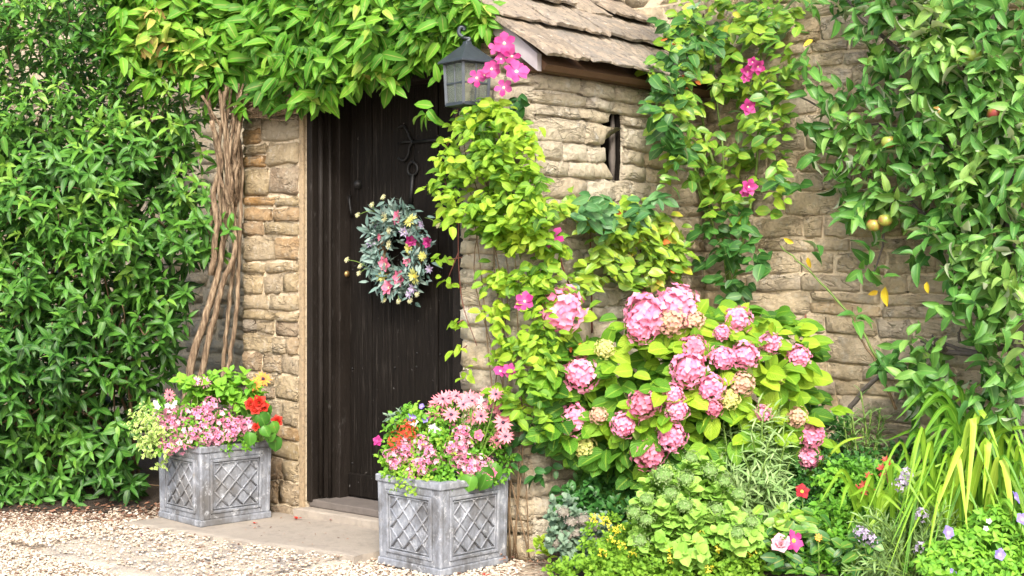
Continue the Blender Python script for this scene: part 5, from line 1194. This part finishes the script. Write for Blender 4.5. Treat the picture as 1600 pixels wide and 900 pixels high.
Tn = tset(.16, 'lance', 3, 4, fold=.1, droop=.5, seed=91)
def spray(name, base, tips, mat, tm, size, tint, label, cat, nobj=120, sr=.003, k=14, stem_mat='green_stem', group=None, start=.3, arch=.03, sp=(70, 30), dn=0.0):
    t = thing(name, base, label, cat, group); L = []
    for tp_ in tips:
        b = Vector(base) + Vector((R.uniform(-.06, .06), R.uniform(-.05, .05), 0)); m_ = b.lerp(tp_, .55) + Vector((0, 0, arch)) + rv(.01)
        c_ = curve([b, m_, tp_], 6); MB().tube(c_, sr, 5).build('stem', M[stem_mat], t, True)
        d = (tp_ - m_).normalized(); e1 = d.orthogonal().normalized(); e2 = d.cross(e1)
        for i in range(k):
            f = start + (1 - start) * i / (k - 1); j = f * (len(c_) - 1); p = c_[int(j)].lerp(c_[min(len(c_) - 1, int(j) + 1)], j % 1)
            a = i * 2.4; rad = e1 * math.cos(a) + e2 * math.sin(a); be = math.radians(sp[0] + (sp[1] - sp[0]) * f)
            L.append((p, d * math.cos(be) + rad * math.sin(be) + Vector((0, 0, -dn)), d * math.sin(be) - rad * math.cos(be) + Vector((0, -.2, .4)), size * R.uniform(.7, 1.15) * (1.15 - .5 * f * f), tint + R.uniform(-.2, .2)))
    leaf_batch(t, mat, tm, L, nobj); return t
def tips(n, cx, cy, rx, ry, Y, dy=.1): return [P(x, y, Y + R.uniform(-dy, dy)) for (x, y) in ell(cx, cy, rx, ry, n)]
g0 = lambda x, y, Y: Vector((P(x, y, Y).x, Y, .03))
spray('narrow_leaved_shrub', g0(1180, 850, 5.9), tips(70, 1180, 700, 66, 80, 5.82, .14) + tips(12, 1200, 640, 30, 24, 5.85, .1) + tips(24, 1170, 780, 70, 50, 5.7), M['silver'], Tn, .078, .60, 'silvery green bush of narrow willow like leaves right of the hydrangea', 'shrub', 160, k=22, dn=.25)
spray('narrow_leaved_spray', g0(1350, 800, 6.15), tips(9, 1350, 670, 40, 50, 6.15, .05) + [P(1345, 612, 6.15), P(1362, 640, 6.15), P(1330, 650, 6.15), P(1388, 700, 6.1)], M['silver'], Tn, .085, .3, 'thin upright spray of narrow leaves against the wall under the apple branch', 'plant', 120, k=20)
# sedum
sd_ = thing('sedum', g0(1085, 900, 5.55), 'pale green fleshy sedum clump with budding flat heads in the bed corner', 'plant', None); L = []
bud = cluster_head('bud_head', 40, .22, petal_mat('pale green bud', (.20, .36, .09), (.27, .42, .13), (.34, .46, .20)), 5, petals=3, lo=0, core=.8, jit=.15, flat=.5)
for (cx, cy, rx, ry, n) in [(1030, 780, 50, 40, 16), (1090, 790, 60, 50, 22), (1140, 810, 44, 44, 14), (1060, 830, 76, 40, 18), (1100, 750, 40, 24, 8), (1010, 800, 30, 20, 5), (1150, 840, 26, 30, 8)]:
    for (x, y) in ell(cx, cy, rx, ry, n):
        Y = 5.62 - (y - 740) * .0022 + R.uniform(-.05, .08); p = P(x, y, Y); b = g0(x * .7 + 1085 * .3, 900, 5.55); a = (p - b).normalized() + Vector((0, -.25, 0))
        MB().tube(curve([b, b.lerp(p, .6) + rv(.01), p], 3), .004, 5).build('stem', M['green_stem'], sd_, True)
        for s_ in range(5): shoot(L, p - a.normalized() * .028 * s_, a, 4, .012, .050 + .005 * s_, .66 - .07 * s_, 62, 48 , .5)
for (x, y, r_) in [(1037, 742, 20), (1072, 748, 15), (1010, 780, 14), (990, 800, 13), (1110, 735, 15), (1080, 715, 14), (1048, 770, 14), (1155, 772, 15), (1132, 752, 13), (1010, 812, 14), (1070, 790, 15), (1152, 832, 14), (1000, 845, 13), (1120, 795, 13), (1175, 815, 13)]:
    place(sd_, bud, 'bud_head', P(x, y, 5.52 - (y - 740) * .002), Vector((R.uniform(-.2, .2), -.6, 1)), pxr(r_, 5.5))
leaf_batch(sd_, M['sedum'], T_round, L, 180)
# blue grey sedum
bg_ = thing('blue_grey_sedum', g0(900, 880, 5.65), 'low blue grey sedum clump at the foot of the pier', 'plant'); L = []
for (x, y) in ell(905, 850, 46, 56, 70) + ell(990, 890, 34, 14, 14) + ell(878, 805, 20, 20, 10):
    Y = 5.72 - (y - 820) * .002 + R.uniform(-.05, .05); p = P(x, y, Y); p.z = max(p.z, .05)
    shoot(L, p, Vector((R.uniform(-.4, .3), -.5, .7)), 8, .05, .034, .45, 80, 35)
leaf_batch(bg_, M['bluegrey'], T_round, L, 100)
bh = cluster_head('bud_head', 26, .25, petal_mat('grey pink bud', (.30, .28, .22), (.40, .38, .32), (.44, .34, .32)), 6, petals=3, lo=0, core=.8, jit=.15, flat=.5)
for (x, y) in [(880, 800), (893, 816), (912, 812), (902, 832), (926, 822), (885, 838), (930, 845), (915, 855), (870, 848)]: place(bg_, bh, 'bud_head', P(x, y, 5.62), Vector((0, -.6, 1)) + rv(.2), pxr(12, 5.6))
# yellow corydalis
yc = thing('yellow_flowering_plant', g0(1030, 900, 5.4), 'low lime plant with small yellow flowers along the bottom of the bed', 'plant')
Yc = lambda x, y: 5.52 - (y - 830) * .0022 + R.uniform(-.04, .08)
bush(yc, M['limeherb'], T_round, [(955, 858, 44, 50), (1060, 880, 80, 34), (1130, 870, 60, 40), (900, 892, 50, 16), (1170, 880, 30, 30), (1000, 895, 120, 16)], Yc, 3000, .022, .38, 6, .03, 70)
yf = cluster_head('yellow_flower', 6, .75, M['p_yellow'], 9, petals=3, lo=0, core=0, jit=.3, flat=1.3)
for (x, y) in [(944, 815), (947, 820), (958, 832), (957, 845), (968, 828), (970, 855), (990, 868), (940, 866), (1048, 865), (1049, 874), (1085, 850), (1094, 838), (1121, 858), (1174, 865), (1108, 892), (930, 812)]:
    place(yc, yf, 'flower', P(x, y, 5.46 - (y - 830) * .0022), Vector((0, -.6, 1)) + rv(.3), pxr(6, 5.4))
t = thing('self_sown_seedling', g0(843, 872, 5.9), 'small lime green seedling rooted at the foot of the pier', 'plant'); L = []
for (x, y) in [(838, 862), (850, 866), (846, 852), (858, 872)]: shoot(L, P(x, y, 5.86), Vector((0, -.4, 1)), 4, .02, .05, .6, 70, 40)
leaf_batch(t, M['clematis'], T_small, L, 20)
# dark small leaved bush, rose and cosmos
t = thing('small_leaved_dark_bush', g0(1275, 830, 6.0), 'dark small leaved mound below the lowest pair of hydrangea heads', 'shrub')
bush(t, M['ivy'], T_round, [(1275, 760, 66, 44), (1240, 790, 40, 36), (1320, 750, 40, 34)], lambda x, y: 5.95 - (y - 760) * .001 + R.uniform(-.05, .1), 2200, .020, .6, 7, .05, 40)
ro = thing('low_rose', g0(1235, 900, 5.5), 'low rose with one white and pink bloom at the front of the bed', 'shrub'); L = []
for (x, y) in ell(1240, 850, 60, 46, 30) + ell(1225, 810, 34, 22, 14) + ell(1340, 845, 24, 30, 8):
    hang(L, P(x, y, 5.5 + R.uniform(-.06, .1) - (y - 830) * .001), Vector((0, -1, .3)), 3, .062, .35 + .25 * (y < 825), .4, .02, .9)
leaf_batch(ro, M['rose'], tset(.7, 'broad', 4, 4, droop=.2, seed=95), L, 110)
rm = blossom('rose_bloom', 6, 1.0, 38, petal_mat('white pink rose petal', (.78, .50, .42), (.85, .40, .50), (.88, .72, .74)), M['disc_yellow'], 3, .1, 'petal', 4, 97)
place(ro, rm, 'flower', P(1220, 852, 5.4), Vector((-.2, -1, .8)), pxr(19, 5.4), 'white and pink rose bloom')
place(ro, blossom('magenta_cosmos', 6, .8, 10, M['p_magenta'], M['disc_yellow'], 1, .22), 'flower', P(1240, 845, 5.42), Vector((.5, -1, .3)), pxr(17, 5.4), 'magenta bloom with a yellow eye')
for (x, y) in [(1220, 856), (1240, 850)]: MB().tube([g0(1235, 900, 5.5), P(x, y + 10, 5.45), P(x, y, 5.42)], .003, 5).build('stem', M['green_stem'], ro, True)
daisy('crimson_potentilla', g0(1262, 860, 5.75), [(1253, 768, 5.72, 11, blossom('crimson', 5, .95, 15, M['p_crimson'], M['disc_yellow'], 1, .25, 'round'), cz)], 'single crimson flower with a yellow eye among dark leaves', nleaf=30)
daisy('marigold', g0(1280, 890, 5.5), [(1279, 840, 5.42, 6, blossom('marigold_f', 9, .5, 15, M['p_orange'], M['disc_yellow'], 1, .2), cz), (1467, 835, 5.35, 4, blossom('m2', 7, .5, 15, M['p_salmon'], M['disc_yellow'], 1, .2), cz)][:1], 'tiny orange flower beside the low rose', nleaf=20)
# strap leaves
def straps(name, base, ends, mat, label, w=.018, seed=1):
    t = thing(name, base, label, 'plant'); rr = random.Random(seed)
    for (x0, y0, Y0, xt_, yt_, Yt_, x2, y2_, Y2, ww, ti_) in ends:
        pts = curve([P(x0, y0, Y0), P((x0 * .45 + xt_ * .55) + (xt_ - x0) * -.12, y0 * .45 + yt_ * .55, (Y0 + Yt_) / 2), P(xt_, yt_, Yt_), P(x2, y2_, Y2)], 6); n = len(pts) - 1; vs = []; uv = []
        for i, p in enumerate(pts):
            f = i / n; d = (pts[min(i + 1, n)] - pts[max(i - 1, 0)]).normalized(); vw = (p - Vector((0, 0, EYE))).normalized(); sd2 = d.cross(vw); sd2 = sd2.normalized() if sd2.length > .05 else Vector((1, 0, 0))
            sd2 = (sd2 + Vector((0, .5, 0))).normalized(); nn = d.cross(sd2).normalized(); h = ww * min(1, .5 + f * 3) * (min(1, (1 - f) * 3.2) ** .7 if f < 1 else .03) / 2
            for s_ in (-1, 0, 1): vs.append(tuple(p + sd2 * h * s_ + nn * abs(s_) * h * .35)); uv.append((.5 + .5 * s_, f * .2))
        q = []
        for i in range(n): a = i * 3; q += [(a, a + 1, a + 4, a + 3), (a + 1, a + 2, a + 5, a + 4)]
        link('leaf', mesh_np('leaf', vs, q, mat, uv, np.full(len(vs), min(1, max(0, ti_ + rr.uniform(-.12, .12))))), t)
    return t
E = []
for i in range(54):                      # yellow green fountain on the right
    x0 = R.uniform(1440, 1595); a = max(-1, min(1, (x0 - 1515) / 70 + R.uniform(-.6, .6))); Y0 = R.uniform(5.55, 5.85); xt_ = x0 + a * R.uniform(10, 50); yt_ = R.uniform(665, 790); x2 = xt_ + (R.uniform(15, 60) if a > 0 else -R.uniform(15, 60)); y2_ = yt_ + R.uniform(50, 170)
    E.append((x0, 885, Y0, xt_, yt_, Y0 - .12, x2, y2_, Y0 - .28, R.uniform(.010, .019), R.uniform(.15, .66)))
E += [(1478, 880, 5.7, 1520, 655, 5.6, 1508, 820, 5.45, .030, .8), (1500, 880, 5.7, 1542, 690, 5.55, 1536, 780, 5.5, .034, .85), (1530, 880, 5.7, 1566, 718, 5.5, 1588, 860, 5.4, .034, .9), (1480, 880, 5.7, 1500, 700, 5.5, 1455, 815, 5.4, .028, .75), (1500, 880, 5.7, 1530, 645, 5.7, 1560, 700, 5.6, .028, .65), (1530, 860, 5.8, 1555, 680, 5.7, 1640, 665, 5.5, .024, .5), (1470, 880, 5.7, 1495, 712, 5.5, 1512, 830, 5.4, .026, .78)]
straps('daylily', g0(1515, 890, 5.7), E, M['strap'], 'yellow green strap leaved daylily clump arching at the right', seed=3)
E = []
for i in range(20):
    x0 = R.gauss(1390, 22); a = R.uniform(-1, 1.2); Y0 = R.uniform(5.6, 5.8); xt_ = x0 + a * 70; yt_ = R.uniform(720, 790); E.append((x0, 890, Y0, xt_, yt_, Y0 - .1, xt_ + (40 if a > 0 else -30) * R.uniform(.4, 1.5), yt_ + R.uniform(10, 70), Y0 - .2, R.uniform(.014, .024), .6))
E += [(1340, 895, 5.6, 1400, 760, 5.6, 1482, 720, 5.6, .024, .75), (1330, 900, 5.5, 1348, 840, 5.5, 1420, 740, 5.6, .018, .72), (1280, 735, 6.0, 1320, 690, 5.95, 1352, 682, 5.9, .012, .75), (1385, 860, 5.7, 1370, 790, 5.6, 1395, 705, 5.7, .022, .6), (1350, 870, 5.7, 1440, 700, 5.8, 1510, 640, 5.8, .016, .45), (1420, 760, 5.8, 1440, 800, 5.6, 1458, 812, 5.5, .02, .8)]
straps('crocosmia', g0(1390, 895, 5.7), E, M['strap'], 'thinner arching strap leaves with small rust red flowers, left of the daylily', seed=4)
cx_ = bpy.data.objects[[o.name for o in col.objects if o.name.startswith('crocosmia')][0]]
rl = blossom('rust', 6, .45, 35, M['p_rust'], None, 1, .05, 'lance')
for (x, y) in [(1340, 765), (1350, 758), (1358, 764), (1347, 770), (1362, 770), (1378, 732), (1388, 726), (1384, 720), (1376, 738), (1356, 745)]: place(cx_, rl, 'flower', P(x, y, 5.6), cz + rv(.5), pxr(9, 5.6))
MB().tube(curve([g0(1390, 895, 5.7), P(1380, 800, 5.65), P(1352, 766, 5.61)], 4), .002, 5).tube(curve([g0(1395, 895, 5.7), P(1392, 790, 5.65), P(1383, 728, 5.61)], 4), .002, 5).build('stem', M['red_stem'], cx_, True)
E = []
for i in range(34):
    x0 = R.gauss(1545, 40); a = R.uniform(-1.1, .9); Y0 = R.uniform(5.85, 5.98); xt_ = x0 + a * 90; yt_ = R.uniform(600, 700); E.append((x0, 820, Y0, xt_, yt_, Y0 - .1, xt_ + (60 if a > 0 else -60) * R.uniform(.3, 1.2), yt_ + R.uniform(10, 110), Y0 - .2, R.uniform(.016, .028), .22))
E += [(1400, 830, 5.95, 1470, 650, 6.0, 1545, 590, 5.9, .016, .4), (1500, 800, 5.95, 1440, 672, 5.95, 1380, 690, 5.95, .02, .3)]
straps('dark_strap_leaved_plant', g0(1545, 840, 5.92), E, M['strap'], 'dark green strap leaves behind the daylily close to the wall', seed=5)
# lavender, geranium
lt = spray('lavender', g0(1420, 895, 5.5), tips(60, 1420, 830, 90, 54, 5.52, .12) + tips(14, 1350, 880, 50, 20, 5.4), M['silver'], tset(.18, 'lance', 3, 4, fold=.15, droop=.2, seed=99), .055, .50, 'silvery lavender bush with a few mauve flowers at the front of the bed', 'shrub', 90, k=20)
lf = cluster_head('lavender_flower', 14, .5, M['p_lilac'], 12, 4, -.5, 0, .2, 1.1)
for (x, y) in [(1352, 838), (1360, 845), (1345, 832), (1412, 750), (1406, 758), (1416, 742), (1465, 890), (1450, 888), (1440, 805), (1438, 858)]: place(lt, lf, 'flower', P(x, y, 5.4), Vector((0, -.5, 1)) + rv(.3), pxr(9, 5.4))
gt = thing('cranesbill', g0(1545, 890, 5.4), 'blue cranesbill geranium at the bottom right corner of the bed', 'flowers')
bush(gt, M['herb'], tset(.55, 'lance', 3, 4, wave=.05, seed=98), [(1560, 850, 54, 56), (1490, 870, 50, 36), (1590, 790, 30, 40), (1530, 890, 90, 16)], lambda x, y: 5.42 - (y - 830) * .002 + R.uniform(-.04, .1), 2300, .040, .55, 7, .015, 120, sp=(95, 80))
vf = blossom('cranesbill_flower', 5, .95, 28, M['p_violet'], M['disc_cream'], 1, .12, 'round', 4, 6)
for (x, y, r_) in [(1585, 778, 12), (1597, 812, 12), (1481, 832, 11), (1561, 866, 10), (1487, 896, 8), (1457, 892, 8)]: place(gt, vf, 'flower', P(x, y, 5.28), cz + rv(.35), pxr(r_, 5.28)); MB().tube([P(x, y + 2, 5.29), P(x - 4, y + 40, 5.36)], .0018, 4).build('stem', M['green_stem'], gt, True)
for (x, y) in [(1545, 814), (1540, 826)]: place(gt, wf, 'flower', P(x, y, 5.3), cz + rv(.3), pxr(5, 5.3), 'small white flower')
# dock leaf stem on the wall
t = thing('dried_flower_stalk', main(.5, .12, .9), 'dry dark red stalk against the wall above the hydrangea', 'plant')
stem(t, [P(1256, 600, 6.4), P(1258, 540, 6.42), P(1259, 492, 6.44)], .006, .004, M['red_stem'], 'stem', 5, 6, .003)
for (x, y, x2, y2_) in [(1258, 520, 1246, 532), (1258, 508, 1268, 500), (1258, 535, 1268, 545), (1258, 500, 1250, 504)]: stem(t, [P(x, y, 6.42), P((x + x2) / 2, (y + y2_) / 2 - 2, 6.40), P(x2, y2_, 6.4)], .0035, .002, M['red_stem'], 'twig', 4, 5)
# grass over the bed edge handled by the clumps above; litter
L = []
def litter(n, f, size):
    for i in range(n):
        p = f(); L.append((p, Vector((R.uniform(-1, 1), R.uniform(-1, 1), .05)), Vector((0, 0, 1)) + rv(.3), size * R.uniform(.6, 1.3), R.random()))
litter(420, lambda: Vector((R.uniform(-2.9, -1.3), R.triangular(6.45, 7.5, 7.3), .024)), .035)
litter(40, lambda: Vector((R.uniform(-1.8, -.2), R.uniform(5.5, 6.3), .03)), .018)
litter(26, lambda: front(R.uniform(-.3, .85), R.uniform(-.5, -.08), .046), .014)
litter(60, lambda: Vector((R.uniform(-.05, .25), R.uniform(5.4, 5.95), .05)), .022)
tm = tset(.5, 'ovate', 3, 4, fold=.3, droop=.3, seed=101)
tt_ = thing('fallen_leaves', (0, 0, 0), None, None); leaf_batch(tt_, M['dead_leaf'], tm, L, 0)
for c_ in list(col.objects):
    if c_.parent == tt_: c_.parent = None; c_.name = 'fallen_leaves'; c_['kind'] = 'stuff'
bpy.data.objects.remove(tt_)
pet = {}
for (x, y, s_, m_, z, lab) in [(464, 811, .026, 'p_red', .044, 'red petal fallen on the slab, left of two'), (521, 813, .024, 'p_crimson', .044, 'dark crimson petal fallen on the slab nearer the sill'), (758, 884, .022, 'p_red', .02, 'red petal on the gravel at the foot of the right planter'), (224, 838, .020, 'p_magenta', .02, 'pink petal on the gravel in front of the left planter'), (398, 818, .016, 'p_red', .044, 'small red petal on the slab by the left planter')]:
    me = blossom('petal', 3, .9, 25, M[m_], None, 1, .1, 'petal', 3, int(x)); p = G(x, y, z) if x != 758 else P(758, 893, 5.66)
    if x == 758: p.z = .022
    Mx = Matrix.Translation(p) @ Matrix.Diagonal((s_, s_, s_, 1)); o = link('fallen_petal', me, None, Mx); tag(o, lab, 'petal', 'petals fallen on the ground')
